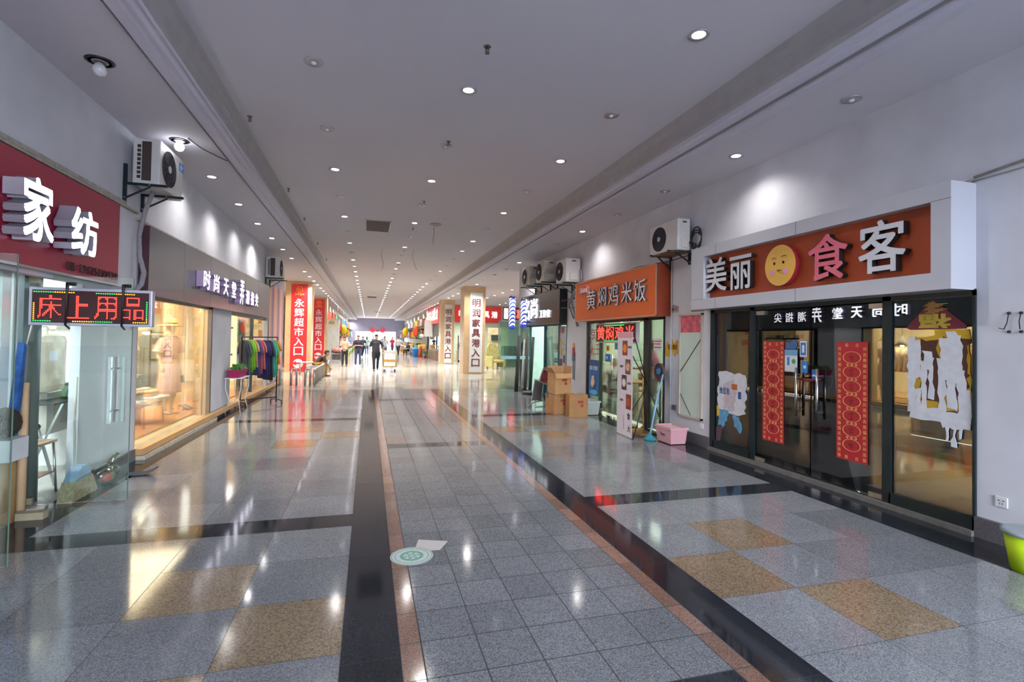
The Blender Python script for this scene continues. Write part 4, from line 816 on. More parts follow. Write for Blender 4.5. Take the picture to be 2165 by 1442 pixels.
potted('potted_plant', 'pale airy plant standing right of the white vase in the salon window', 5.5, 13.3, 0, .5, .15, WHITE, 140, .25, .6, 9, M('pale_leaf', '#b9d8c2', .6), .03)
flat_thing('door_plate', 'small dark nameplate with white print on the salon glass', 'sign', (5.004, 13.3, 0), RW, [('plate', rect(0, .33, .99, 1.10, -.004, .004), M('nameplate', '#4d5552', .5)), ('lettering', text('ABCDE'.replace('ABCDE', '工作时间'), .03, .30, 1.02, 1.07, -.007, .003, .02), PAPER)])
# folding chair with a framed picture, cartons
t = thing('folding_lounge_chair', 'folded grey mesh lounge chair propped on the floor by the cartons', 'chair', (3.92, 11.62, 0), .35)
fm = M('chair_tube', '#8d8e90', .35, .7)
build('sling', MB().add([(-.18, -.06, .16), (.14, -.02, .14), (.30, .10, .60), (.0, .06, .62)], [(0, 1, 2, 3)]).add([(-.18, -.05, .15), (.14, -.01, .13), (.30, .11, .59), (.0, .07, .61)], [(3, 2, 1, 0)]), M('mesh_grey', '#5c5a5c', .8, noise=.2, nscale=60), t)
build('frame', MB().tube([(-.24, -.1, .1), (-.2, -.07, .16), (.0, .06, .64), (.32, .1, .62), (.15, -.03, .12)], .012, 6).tube([(-.36, -.1, .02), (-.28, -.12, .08), (-.1, -.08, .12), (.16, -.05, .13)], .014, 6), fm, t)
build('leg', MB().tube([(.05, .1, .35), (-.12, -.12, .01), (.1, -.15, .01)], .011, 6), fm, t); build('leg', MB().tube([(.2, .12, .35), (.28, -.05, .01), (.12, -.16, .01)], .011, 6), fm, t)
t = thing('picture_frame', 'tilted framed red picture standing on the folded lounge chair', 'picture', (4.05, 11.55, .56), .35)
pf = Matrix.Rotation(.38, 4, 'Y')
build('frame', MB().box(-.13, .13, -.012, .012, 0, .34).tr(pf), M('frame_silver', '#b5b2b6', .4), t); build('print', MB().box(-.11, .11, -.016, -.010, .02, .32).tr(pf), M('print_red', '#8f3f48', .5, noise=.6, nscale=16), t)
CARD = M('cardboard', '#a87c50', .8, noise=.08, nscale=5); CARD2 = M('cardboard_light', '#b48a5e', .8, noise=.08, nscale=5); TAPE = M('packing_tape', '#96704a', .35)
def carton(lab, x, y, z, w, d, h, rz, openflap=False, m=CARD):
    t = thing('cardboard_box', lab, 'box', (x, y, z), rz, 'cardboard boxes stacked outside the noodle shop'); w2, d2 = w/2, d/2
    if openflap:
        b = MB().box(-w2, w2, -d2, -d2+.006, 0, h).box(-w2, w2, d2-.006, d2, 0, h).box(-w2, -w2+.006, -d2, d2, 0, h).box(w2-.006, w2, -d2, d2, 0, h).box(-w2, w2, -d2, d2, 0, .006)
        build('body', b, m, t); f = MB().add([(-w2, -d2, h), (w2, -d2, h), (w2, -d2-.06, h-.10), (-w2, -d2-.06, h-.10)], [(0, 1, 2, 3)]); f.add([(-w2, d2, h), (w2, d2, h), (w2, d2+.02, h+.14), (-w2, d2+.02, h+.14)], [(0, 1, 2, 3)]); f.add([(-w2, -d2, h), (-w2, d2, h), (-w2-.08, d2, h+.12), (-w2-.08, -d2, h+.12)], [(0, 1, 2, 3)]); f.add([(w2, -d2, h), (w2, d2, h), (w2+.02, d2, h+.15), (w2+.02, -d2, h+.15)], [(0, 1, 2, 3)])
        build('flap', f, CARD2, t)
    else:
        build('body', MB().box(-w2, w2, -d2, d2, 0, h), m, t); build('tape', MB().box(-.03, .03, -d2-.001, d2+.001, h-.09, h+.001), TAPE, t); build('seam', MB().box(-w2, w2, -.003, .003, h, h+.001), BLACKM, t)
    build('print', MB().box(-w2*.1, w2*.5, -d2-.0015, -d2, h*.62, h*.74).box(w2*.2, w2*.5, -d2-.0015, -d2, h*.45, h*.58), M('carton_ink', '#9c3a2c', .7), t)
    return t
carton('tallest cardboard box standing at the bottom left of the stack', 4.02, 10.5, 0, .34, .44, .43, .1)
carton('open cardboard box on top of the stack outside the noodle shop', 4.04, 10.42, .435, .38, .40, .45, .05, True, CARD2)
carton('lower cardboard box at the right of the stack, beside the white bin', 4.28, 10.02, 0, .40, .36, .46, -.12)
one('blue_sheet', MB().box(-.1, .0, -.04, .05, .43, .47).box(-.1, -.06, -.04, .02, .33, .44), M('blue_plastic', '#24538f', .4), 'scrap of blue plastic squeezed between the cartons', 'sheet', (3.93, 10.6, 0))
# ================================================================ LEFT SIDE, linen shop with red sign
t = thing('shop_sign', 'crimson shop sign with large glowing white three-dimensional characters', 'shop sign', (-2.81, 2.0, 0), LW)
CRIM = M('crimson_panel', '#9c2540', .35, noise=.05, nscale=1.5)
build('panel', MB().box(0, 4.785, -.045, 0, 2.15, 3.06), CRIM, t); build('lower_trim', MB().box(0, 4.79, -.05, 0, 2.13, 2.152), M('trim_grey', '#a9a6a8', .4, .4), t)
LGT = M('glowing_face', '#ffffff', .4, emit='#f3f1ff', es=2.6); LSD = M('letter_side_silver', '#b4b3c2', .3, .4)
for ch, y0, y1, z0, z1 in (('床', 3.15, 3.60, 2.34, 2.84), ('品', 3.98, 4.38, 2.34, 2.82), ('家', 4.84, 5.24, 2.33, 2.85), ('纺', 5.51, 5.98, 2.33, 2.76)):
    build('character', glyph(MB(), ch, y0-2, y1-2, z0, z1, -.20, .14, .03, 0, 1, shear=-.04), [LGT, LSD], t)
build('lettering', text('电话:13675122128', 3.74, 4.76, 2.19, 2.27, -.062, .02, .02, gap=.2), M('number_brown', '#4a2028', .5), t)
# frontage
LF = MB().box(-3.06, -2.98, 5.57, 5.84, 0, 2.13); struct('door_frame_left', LF, M('grey_green_post', '#5a6c6d', .35, .3, noise=.05))
struct('door_frame_left', MB().box(-3.06, -2.97, 5.27, 5.38, 0, 2.13).box(-3.06, -2.82, 2.6, 6.15, 2.13, 2.2).box(-3.05, -2.98, 5.43, 5.50, 0, 2.13), M('white_door_post', '#cdd5d8', .3, .2, noise=.03))
struct('window_7', MB().box(-3.01, -3.0, 2.6, 5.27, .02, 2.13), GLASS)
d = sthing('door_6', (-2.165, 5.64, 0), 0)
build('pane', MB().box(-.93, 0, 0, .01, .02, 2.12), GLASSD, d)
build('edge', MB().box(-.004, 0.001, 0, .01, .02, 2.12), M('glass_edge_green', '#6f8f86', .3), d)
build('clamp', MB().box(-.92, -.74, -.015, .025, .03, .085), M('clamp_brass', '#a59c88', .4, .5), d); build('clamp', MB().box(-.92, -.74, -.015, .025, 2.04, 2.1), MC['clamp_brass'], d)
for y in (-.06, .07):
    build('handle', MB().box(-.160 if y < 0 else -.100, -.134 if y < 0 else -.074, y-.013, y+.013, .75, 1.37).tube([(-.12, y, .86), (-.12, 0, .86)], .009, 6).tube([(-.12, y, 1.26), (-.12, 0, 1.26)], .009, 6), STEEL, d)
d = sthing('door_7', (-2.29, 4.2, 0), 0)
build('pane', MB().box(-.70, 0, 0, .01, .02, 2.12), GLASSD, d); build('edge', MB().box(-.004, .001, 0, .01, .02, 2.12), MC['glass_edge_green'], d)
# LED sign hanging on the open door
t = thing('led_sign', 'red LED matrix sign with coloured dot border hanging on the open glass door', 'led sign', (-2.93, 5.56, 0), 0)
build('casing', MB().box(0, .955, -.02, .05, 1.655, 2.0), M('led_frame', '#b8b6c8', .35, .3), t, bevel=.006)
build('board', MB().box(.025, .93, -.024, -.018, 1.68, 1.975), LEDB, t)
dd = MB()
for i, ch in enumerate('床上用品'): led(ch, .07+.215*i, .245+.215*i, 1.72, 1.93, -.024, 15, .42, mb=dd)
build('dot_pattern', dd, LRED, t); g1, g2 = MB(), MB()
pts = [(.04+i*.0175, 1.957) for i in range(51)]+[(.915, 1.94-i*.0175) for i in range(14)]+[(.915-i*.0175, 1.695) for i in range(51)]+[(.04, 1.695+i*.0175) for i in range(14)]
for i, (x, z) in enumerate(pts):
    k = (i//9) % 3
    if k != 2: (g1 if k == 0 else g2).disc((x, -.027, z), .0055, .003, 6)
build('green_dots', g1, LGRN, t); build('yellow_dots', g2, LYEL, t)
for x in (.29, .725): build('hanging_strap', MB().tube([(x+.03, .03, 2.04), (x, -.03, 2.035), (x, -.035, 1.99), (x-.005, -.035, 1.66), (x-.005, .03, 1.63)], [.018, .018, .011, .009, .009], 8), BLACKM, t)
one('pull_string', MB().tube([(-2.92, 5.58, 1.66), (-3.0, 5.62, 1.36), (-3.02, 5.62, 1.30)], .007, 6).ell((-3.02, 5.62, 1.30), .018, .018, .022, 8).tube([(-3.02, 5.62, 1.29), (-3.08, 5.6, 1.15)], .006, 5), M('cord_white', '#c9c9c4', .6), 'white pull cord slanting down from the corner of the LED sign', 'cord')
lamp('shop_ceiling_light', 'AREA', (-4.4, 4.4, 2.85), 210, (.93, .98, 1), shape='RECTANGLE', size=2.0, size_y=3)
# inside / behind the door
PACK = M('clear_packaging', '#cfc3a8', .25, noise=.2, nscale=6, coat=.5); PACK2 = M('clear_packaging_grey', '#b9b5ac', .25, noise=.2, nscale=5, coat=.5)
def bundle(lab, x, y, z, w, d, h, m, tagm=None, rz=0):
    t = thing('packed_quilt', lab, 'bedding', (x, y, z), rz, 'bagged quilts inside the linen shop'); build('bag', MB().box(-w/2, w/2, -d/2, d/2, 0, h), m, t, bevel=min(w, d, h)*.28)
    if tagm: build('label', MB().box(w/2-.003, w/2+.004, -.12, .02, h*.55, h*.72), tagm, t)
    build('carry_handle', MB().tube([(0, -.12, h), (0, -.1, h+.08), (0, .1, h+.08), (0, .12, h)], .01, 6), PAPER, t)
bundle('tall cream bagged quilt hanging in the linen shop doorway', -3.35, 6.55, .95, .28, .5, .62, PACK, PAPER)
bundle('large grey bagged quilt below the cream one in the linen shop', -3.5, 6.95, .45, .35, .55, .5, PACK2)
bundle('cream bagged quilt on the top shelf of the linen shop', -3.4, 6.9, 1.6, .3, .5, .32, PACK)
bundle('white bagged quilt on the floor of the linen shop', -3.9, 6.3, 0, .6, .5, .5, M('pack_white', '#d5d8d6', .3, noise=.1), BLUES)
t = thing('ironing_table', 'thin dark topped folding table behind the open glass door', 'table', (-3.25, 6.55, 0))
build('tabletop', MB().box(-.16, .16, -.25, .75, .84, .86), M('table_dark', '#3b3f42', .4), t)
for y in (-.15, .6): build('leg', MB().bar((-.14, y, 0), (.14, y+.1, .84), .02).bar((.14, y, 0), (-.14, y+.1, .84), .02), STEEL, t)
t = thing('toolbox', 'green box with a black lid and strap on the folding table', 'box', (-3.22, 7.05, .86)); build('body', MB().box(-.1, .1, -.15, .15, 0, .13), M('box_green', '#3f8a2c', .5), t); build('lid', MB().box(-.105, .105, -.155, .155, .13, .16), BLACKM, t); build('strap', MB().tube([(0, -.15, .15), (0, -.24, .08), (0, -.28, -.02)], .009, 6), BLACKM, t)
one('storage_box', MB().box(-.09, .09, -.12, .12, 0, .09), M('box_yellow_green', '#b7bb55', .5), 'yellow-green box beside the pilaster on the folding table', 'box', (-3.08, 7.22, .86), bevel=.008)
t = thing('stool', 'metal framed stool with a pale seat behind the open glass door', 'stool', (-3.12, 6.0, 0)); build('seat', MB().box(-.14, .14, -.16, .16, .5, .525), M('seat_wood', '#b99b86', .5), t)
for sx in (-1, 1):
    for sy in (-1, 1): build('leg', MB().tube([(sx*.14, sy*.16, 0), (sx*.12, sy*.13, .5)], .012, 8), STEEL, t)
build('shelf', MB().box(-.13, .13, -.14, .14, .2, .21), M('seat_wood2', '#a48a78', .6), t)
one('glue_gun', MB().tube([(0, -.08, .1), (0, .1, .12)], .03, 8).tube([(0, .05, .1), (0, .08, .0)], .022, 8).tube([(0, -.08, .1), (0, -.15, .1)], .012, 6), BLACKM, 'black hand tool lying on the stool', 'tool', (-3.12, 6.0, .54))
t = thing('broom', 'broom with a pale blue and cream fan head behind the open glass door', 'broom', (-2.68, 5.90, 0), LW)
build('handle', MB().tube([(0.05, .05, .26), (.12, .10, .7), (.18, .12, 1.15)], .012, 8), M('broom_handle', '#c9c4b4', .4), t)
build('collar', MB().poly([(-.02, .30), (.08, .30), (.17, .18), (-.13, .18)], -.04, .06), M('broom_blue', '#8fb6d8', .4), t); build('bristle', MB().poly([(-.13, .18), (.17, .18), (.27, .0), (-.20, .0)], -.05, .07), M('bristle_cream', '#b7a98c', .9, noise=.3, nscale=50), t)
t = thing('plastic_bag', 'clear bag of red and yellow scraps at the foot of the white pilaster', 'bag', (-2.66, 6.42, 0)); build('bag', MB().ell((0, 0, .10), .11, .20, .10).tube([(0, .1, .17), (0, .16, .24), (.02, .18, .27)], [.05, .02, .04], 8), glass('bag_film', '#d4d0bc', .08, .7), t); 
rn = random.Random(2)
for i, c in enumerate(('#b24a3e', '#c2b42e', '#7a4436', '#5a7a3c')): build('content', MB().ell((rn.uniform(-.05, .05), -.12+.08*i, .08), .05, .06, .05), M('bag_content%d' % i, c, .6, noise=.3), t)
t = thing('insole', 'grey curled sole-shaped mat lying on the floor by the pilaster corner', 'mat', (-2.42, 6.66, 0), .1)
sl = MB(); 
for i in range(9):
    x = -.14+.035*i; w = .05+.012*math.sin(i*.4); z = .012 if i < 6 else .012+.028*(i-5)**1.2*.5
    sl.v += [(x, -w, z), (x, w, z), (x, w, z+.018), (x, -w, z+.018)]
for i in range(8):
    for j in range(4): sl.f.append([i*4+j, i*4+(j+1) % 4, i*4+4+(j+1) % 4, i*4+4+j]); sl.m.append(0); sl.smooth.append(False)
sl.f += [[0, 1, 2, 3], [35, 34, 33, 32]]; sl.m += [0, 0]; sl.smooth += [False]*2
build('sole', sl, M('felt_grey', '#55535a', .9), t)
one('wicker_basket', MB().ell((0, 0, 0), .11, .11, .13, 16), M('wicker_dark', '#2f2a20', .9, noise=.5, nscale=40, bump=.6), 'round dark woven bundle by the left edge of the doorway', 'basket', (-2.90, 5.23, .83))
one('paper_carton', MB().box(-.12, .10, -.12, .12, .42, .6), PAPER, 'white paper carton beneath the dark woven bundle', 'box', (-2.9, 5.24, .1))
one('cardboard_tube', MB().tube([(0, 0, 0), (.0, .0, .52)], .08, 12), M('tube_brown', '#97774e', .8, noise=.2), 'thick brown cardboard tube standing in the doorway', 'tube', (-2.9, 5.24, 0))
one('cardboard_tube', MB().tube([(0, 0, .0), (.02, .02, 1.15)], [.05, .02], 12), M('tube_beige', '#c9a884', .8), 'tall beige paper cone leaning at the grey green post', 'tube', (-2.88, 5.40, 0))
one('door_wedge', MB().box(-.12, .12, -.04, .04, 0, .06), M('wedge_wood', '#9b9078', .7, noise=.2), 'wooden floor block beside the open glass door', 'block', (-2.75, 5.30, 0))
one('blue_towel', MB().poly([(0, .85), (.03, 1.05), (.10, 1.5), (.13, 1.48), (.10, 1.1), (.06, .85)], -.03, .02).poly([(-.02, .70), (0, .9), (.07, .9), (.05, .68)], -.03, .02), M('towel_blue', '#2f62a8', .8, noise=.3, nscale=12), 'blue cloth strip hanging inside the doorway glass', 'cloth', (-2.92, 5.33, 0), LW)
struct('wall_panel', MB().box(-3.6, -3.5, 3.0, 5.0, 0, 2.4), M('white_shelf_back', '#d6dcdf', .5))
# ================================================================ boutique
t = thing('shop_sign', 'long grey metal shop sign with glowing white characters above the boutique', 'shop sign', (-2.81, 7.43, 0), LW)
GRYS = M('grey_metal_sign', '#787c85', .16, .55, noise=.05, nscale=.8)
build('casing', MB().box(0, 8.15, -.115, 0, 2.085, 2.965), GRYS, t); build('end_panel', MB().box(-.006, .0, -.115, 0, 2.09, 2.96), M('sign_end_maroon', '#4a2a35', .4), t)
s = MB()
for x in (1.28, 2.6, 3.9, 5.2, 6.6): s.box(x, x+.006, -.1165, -.11, 2.085, 2.965)
build('groove', s, M('seam_grey', '#5f6066', .6), t)
LG2 = M('glowing_face_two', '#ffffff', .4, emit='#f2f2ff', es=3.0); LPK = M('letter_side_violet', '#a58fb4', .4)
for ch, y0, y1, z0, z1 in (('时', 9.24, 9.60, 2.34, 2.65), ('尚', 9.80, 10.13, 2.34, 2.64), ('天', 10.42, 10.74, 2.335, 2.64), ('堂', 11.0, 11.32, 2.33, 2.64), ('弄', 11.66, 12.0, 2.24, 2.74), ('潮', 12.2, 12.5, 2.28, 2.58), ('指', 12.68, 12.98, 2.28, 2.58), ('尖', 13.14, 13.44, 2.28, 2.58)):
    build('character', glyph(MB(), ch, y0-7.43, y1-7.43, z0, z1, -.23, .11, .02, 0, 1), [LG2, LPK], t)
JAMB = M('gold_jamb', '#b7a283', .4, .2); MARB = M('marble_sill', '#c9c0ae', .25, noise=.15, nscale=12)
struct('window_sill_left', MB().box(-2.83, -2.68, 7.45, 10.62, 0, .05).box(-3.02, -2.80, 7.45, 10.62, 0, .14), MARB)
struct('window_frame_left', MB().box(-3.0, -2.80, 10.32, 10.56, .14, 2.08).box(-3.0, -2.82, 7.45, 7.5, .14, 2.08), JAMB); struct('window_frame_left', MB().box(-2.86, -2.80, 10.56, 10.62, 0, 2.09).box(-2.86, -2.80, 7.45, 10.62, 2.05, 2.10), M('bronze_line', '#30261f', .4, .3))
struct('window_8', MB().box(-2.86, -2.85, 7.5, 10.32, .14, 2.06), GLASSL)
WARMF = M('warm_platform', '#c08a52', .4, noise=.15, nscale=5)
struct('floor_platform', MB().box(-3.9, -3.02, 7.5, 17.5, .1, .16), WARMF)
lamp('shop_ceiling_light', 'AREA', (-4.4, 9.9, 2.8), 270, (1, .84, .58), shape='RECTANGLE', size=2.2, size_y=4)
lamp('shop_ceiling_light', 'AREA', (-3.35, 9.4, 2.8), 60, (1, .86, .62), shape='RECTANGLE', size=.4, size_y=3.2)
lamp('shop_ceiling_light', 'AREA', (-4.4, 14.6, 2.8), 90, (.98, .95, .86), shape='RECTANGLE', size=2.2, size_y=3.4)
# mannequin
SKN = M('mannequin_ivory', '#dccdb8', .4)
t = thing('mannequin', 'ivory shop window mannequin in a belted pink dress and straw hat', 'mannequin', (-3.42, 10.45, .16), LW-.5)
b = MB().tube([(0, 0, 1.30), (0, 0, 1.40), (0, 0, 1.46)], [.05, .042, .045], 12).ell((0, -.01, 1.53), .07, .085, .11)
for s_ in (-1, 1):
    b.tube([(s_*.075, 0, .85), (s_*.08, -.01, .48), (s_*.075, .02, .1), (s_*.075, -.01, .06)], [.085, .052, .034, .034], 10).tube([(s_*.075, .04, .05), (s_*.075, -.06, .03), (s_*.075, -.14, .012)], [.03, .035, .02], 8)
    b.tube([(s_*.16, 0, 1.30), (s_*.21, .01, 1.06), (s_*.20, -.05, .84), (s_*.19, -.07, .76)], [.045, .036, .026, .03], 10)
    for k in range(4): b.tube([(s_*.19, -.075-.012*k+.02, .76), (s_*.19, -.08-.014*k+.02, .68)], .009, 5)
build('body', b, SKN, t)
DRS = M('dress_pink', '#c9a9a8', .9, noise=.08, nscale=15)
def skirt(rings, n=28, fold=.0, seed=0):
    mb = MB(); 
    for (z, rx, ry, f) in rings:
        for j in range(n): a = 2*PI*j/n; k = 1+f*math.sin(a*7+seed); mb.v.append((rx*k*math.cos(a), ry*k*math.sin(a), z))
    for i in range(len(rings)-1):
        for j in range(n): mb.f.append([i*n+j, i*n+(j+1) % n, (i+1)*n+(j+1) % n, (i+1)*n+j]); mb.m.append(0); mb.smooth.append(True)
    return mb
dr = skirt([(.38, .20, .16, .06), (.6, .19, .15, .05), (.85, .165, .125, .03), (1.0, .12, .095, .01), (1.04, .115, .09, 0), (1.2, .15, .11, .01), (1.33, .165, .10, 0), (1.375, .10, .07, 0), (1.385, .055, .055, 0)])
for s_ in (-1, 1): dr.tube([(s_*.13, 0, 1.34), (s_*.19, .0, 1.22), (s_*.23, .0, 1.10)], [.06, .075, .085], 12, caps=False)
dob = build('dress', dr, DRS, t); build('belt', skirt([(1.0, .124, .099, 0), (1.04, .12, .095, 0)]).box(-.03, .03, -.112, -.10, .98, 1.06), M('belt_pink', '#a37a7c', .6), dob)
build('scarf', skirt([(1.34, .09, .075, .1), (1.39, .075, .07, .1)]), M('scarf_green', '#9aa09a', .9), t)
ht = build('hat', MB().lathe([(.19, -.03), (.20, -.02), (.10, .01), (.095, .09), (.07, .115), (.001, .12)], (0, -.01, 1.60), 24, sx=1, sy=1.05), M('straw_hat', '#cfae74', .8, noise=.15, nscale=60), t)
build('hat_band', MB().lathe([(.103, .012), (.103, .035)], (0, -.01, 1.60), 24, sy=1.05), M('band_dark', '#6b5a40', .7), ht)
t = thing('high_heels', 'pair of grey high heeled shoes in the boutique window beside the mannequin', 'shoes', (-3.3, 11.0, .16), LW-.4, None)
for s_ in (-1, 1):
    build('shoe', MB().tube([(s_*.06, .1, .09), (s_*.06, .02, .07), (s_*.06, -.07, .025), (s_*.06, -.13, .012)], [.022, .03, .034, .015], 10, sy=.7).tube([(s_*.06, .1, .08), (s_*.06, .11, .0)], [.012, .006], 6), M('shoe_grey', '#7b7478', .4), t)
# small display tables, bag, plants
def stand(lab, x, y, h, r):
    t = thing('display_table', lab, 'table', (x, y, .16), 0, 'small round display tables in the boutique window'); build('tabletop', MB().lathe([(.001, h-.02), (r, h-.02), (r, h), (.001, h)], n=24), WHITE, t)
    for k in range(3): a = 2*PI*k/3+.4; build('leg', MB().tube([(r*.7*math.cos(a), r*.7*math.sin(a), 0), (r*.6*math.cos(a), r*.6*math.sin(a), h)], .010, 6), M('leg_brass', '#a98b58', .3, .8), t)
    return t
stand('taller round display table carrying the black handbag', -3.35, 8.75, .62, .24); stand('lower round display table between the handbag table and mannequin', -3.4, 9.5, .42, .3)
t = thing('handbag', 'black handbag with a ring buckle on the taller round display table', 'bag', (-3.3, 8.8, .78), LW)
build('body', MB().poly([(-.13, 0), (-.12, .15), (-.07, .2), (.07, .2), (.12, .15), (.13, 0)], -.05, .05), M('bag_black', '#33312d', .4), t, bevel=.012); build('handle', MB().tube([(-.06, 0, .19), (-.05, 0, .28), (0, 0, .31), (.05, 0, .28), (.06, 0, .19)], .009, 8), M('bag_strap', '#5a4636', .5), t); build('buckle', MB().ring((-.03, -.056, .09), .025, .035, .006, 20), STEEL, t)
one('clutch_bag', MB().box(-.09, .09, -.03, .03, 0, .1), M('clutch_dark', '#4a453c', .4), 'small dark clutch on a lower level under the black handbag', 'bag', (-3.25, 8.75, .60), LW, bevel=.01)
one('clutch_bag', MB().box(-.1, .1, -.04, .04, 0, .07), M('clutch_red', '#8c3b34', .4), 'flat red clutch below the dark one in the boutique window', 'bag', (-3.2, 8.7, .50), LW, bevel=.01)
one('folded_shirts', MB().box(-.16, .16, -.1, .1, 0, .05).box(-.15, .15, -.1, .1, .05, .09), M('folded_orange', '#d59a62', .8, noise=.2), 'folded orange clothes on the lower round display table', 'clothes', (-3.4, 9.5, .58), LW, bevel=.012)
potted('potted_plant', 'bright green bushy plant on a white box behind the black handbag', -3.75, 9.3, .9, .14, .1, WHITE, 110, .12, .22, 31, M('lime_leaf', '#7fae3a', .6, noise=.3, nscale=20), .025)
one('display_box', MB().box(-.2, .2, -.35, .35, 0, .74), M('display_white', '#e3d9c4', .5), 'white display box under the bushy plant', 'box', (-3.8, 9.35, .16), bevel=.01)
one('brick_step', MB().box(-.1, .1, -.9, .9, 0, .5), M('white_brick', '#d9c6ae', .7, noise=.25, nscale=14), 'low white brick counter behind the display tables', 'counter', (-4.1, 9.3, .16))
t = thing('pendant_lamp', 'grey cone pendant lamp glowing above the boutique window display', 'lamp', (-3.7, 10.2, 1.62)); build('shade', MB().lathe([(.15, 0), (.09, .12), (.03, .22), (.02, .26)], n=20), M('shade_grey', '#a9a091', .5), t); build('bulb', MB().ell((0, 0, .0), .045, .045, .05), M('bulb_lit', '#ffffff', .3, emit='#fff0cc', es=18), t); build('cord', MB().tube([(0, 0, .25), (0, 0, 1.2)], .006, 5), BLACKM, t)
# garments
GS = MB()
def garment_mesh(w, h, d, kind, seed):
    q = random.Random(seed); mb = MB(); n = 16
    R_ = [(0, w*.55, d), (-h*.25, w*.5, d*1.1), (-h*.6, w*.52, d*1.2), (-h, w*.6, d*1.4)] if kind != 'skirt' else [(0, w*.3, d*.7), (-h*.4, w*.45, d), (-h, w*.6, d*1.3)]
    R_ = [(.06, w*.18, d*.5)]+R_
    for z, rx, ry in R_:
        for j in range(n): a = 2*PI*j/n; k = 1+.09*math.sin(a*4+seed)*(-z/h if z < 0 else 0); mb.v.append((rx*k*math.cos(a), ry*k*math.sin(a), z))
    for i in range(len(R_)-1):
        for j in range(n): mb.f.append([i*n+j, (i)*n+(j+1) % n, (i+1)*n+(j+1) % n, (i+1)*n+j]); mb.m.append(0); mb.smooth.append(True)
    mb.f.append([(len(R_)-1)*n+j for j in range(n)]); mb.m.append(0); mb.smooth.append(False)
    if kind == 'shirt':
        for s_ in (-1, 1): mb.tube([(s_*w*.38, 0, 0), (s_*w*.6, 0, -h*.18), (s_*w*.68, 0, -h*.36)], [d*1.0, d*.95, d*.9], 8, sy=1.2)
    return mb
HANG = M('hanger_white', '#d8d6d0', .5)
def garment(lab, loc, rz, w, h, d, kind, col, seed, grp):
    t = thing({'shirt': 'hanging_shirt', 'skirt': 'hanging_skirt', 'dress': 'hanging_dress'}[kind], lab, 'clothes', loc, rz, grp)
    build('cloth', garment_mesh(w, h, d, kind, seed), M('cloth_'+col[1:], col, .9, noise=.12, nscale=14), t)
    build('hanger', MB().tube([(-w*.45, 0, -.005), (0, 0, .07), (w*.45, 0, -.005)], .006, 5).tube([(0, 0, .07), (0, 0, .10), (.012, 0, .12), (0, 0, .13)], .004, 5), HANG, t); return t
def rail(lab, pts, feet=True, m=None):
    t = thing('clothes_rail', lab, 'rack', (0, 0, 0)); a, b = Vector(pts[0]), Vector(pts[1]); mm = m or BLACKM
    build('bar', MB().tube([a, b], .014, 8), mm, t)
    for p in (a, b): build('post', MB().tube([(p.x, p.y, .02), p], .014, 8), mm, t)
    build('lower_bar', MB().tube([(a.x, a.y, .14), (b.x, b.y, .14)], .012, 8), mm, t)
    if feet:
        n_ = (b-a).cross(Vector((0, 0, 1))).normalized()*.22
        for p in (a, b): build('foot', MB().tube([(p.x-n_.x, p.y-n_.y, .0), (p.x-n_.x, p.y-n_.y, .07), (p.x, p.y, .1), (p.x+n_.x, p.y+n_.y, .07), (p.x+n_.x, p.y+n_.y, 0)], .012, 6), mm, t)
    return t
rail('brass rail of orange and cream clothes inside the boutique', [(-4.35, 8.9, 1.62), (-4.35, 11.0, 1.62)], True, M('rail_brass', '#7d6238', .4, .7))
nm = ['nearest', 'second', 'third', 'fourth', 'fifth', 'sixth', 'seventh', 'eighth', 'ninth', 'tenth', 'eleventh', 'twelfth', 'thirteenth', 'fourteenth', 'farthest']
for i, c in enumerate(('#d08a52', '#e6d6a8', '#e0923f', '#efe6d2', '#e9dcc0', '#c8503a', '#dfcb8e', '#f0e8d6', '#e6b06a', '#efe9df', '#dfc9a8', '#e9e2d2')):
    garment('%s garment from the camera on the boutique brass rail, %s' % (nm[i], {'#d08a52': 'orange brown', '#e0923f': 'orange', '#c8503a': 'red orange'}.get(c, 'pale cream')), (-4.35, 9.0+.165*i, 1.50), 0, .4, .62, .05, 'shirt', c, i, 'clothes on the boutique brass rail')
rail('dark rail of long dresses deep in the boutique', [(-4.25, 11.6, 1.62), (-4.25, 13.4, 1.62)], True)
for i, c in enumerate(('#4b4740', '#3f3c3a', '#4d5950', '#6f7d70', '#7d7f62', '#3c3a33')):
    garment('%s long skirt from the camera on the dark rail deep in the boutique' % nm[i], (-4.25, 11.8+.26*i, 1.50), 0, .42, 1.0, .07, 'skirt' if i > 1 else 'dress', c, i+40, 'long skirts on the dark boutique rail')
cu = MB()
for k in range(26): a = k*.055; cu.v += [(-3.95-.03*math.sin(k*1.3), 11.65+a, 2.75), (-3.95-.05*math.sin(k*1.3)+.1*abs(k-16)/26, 11.65+a*.75+.25*(k/26), 1.55)]
for k in range(25): cu.f.append([2*k, 2*k+2, 2*k+3, 2*k+1]); cu.m.append(0); cu.smooth.append(True)
one('curtain', cu, M('curtain_cream', '#e3c9a6', .8, noise=.06, nscale=10), 'gathered cream curtain above the long skirts in the boutique', 'curtain')
wr = leafy(MB(), (0, 0, 0), 10, .05, .1, 5)
for k in range(9): leafy(wr, (0, .17*k, .02*math.sin(k)), 16, .05, .12, k+60, .012)
one('garland', wr, M('garland', '#9a6a5c', .7, noise=.6, nscale=18), 'leafy garland strung high on the boutique wall', 'garland', (-4.9, 11.4, 2.15))
struct('wall_panel', MB().box(-3.3, -3.0, 12.2, 12.5, .16, 2.1), CREAM)
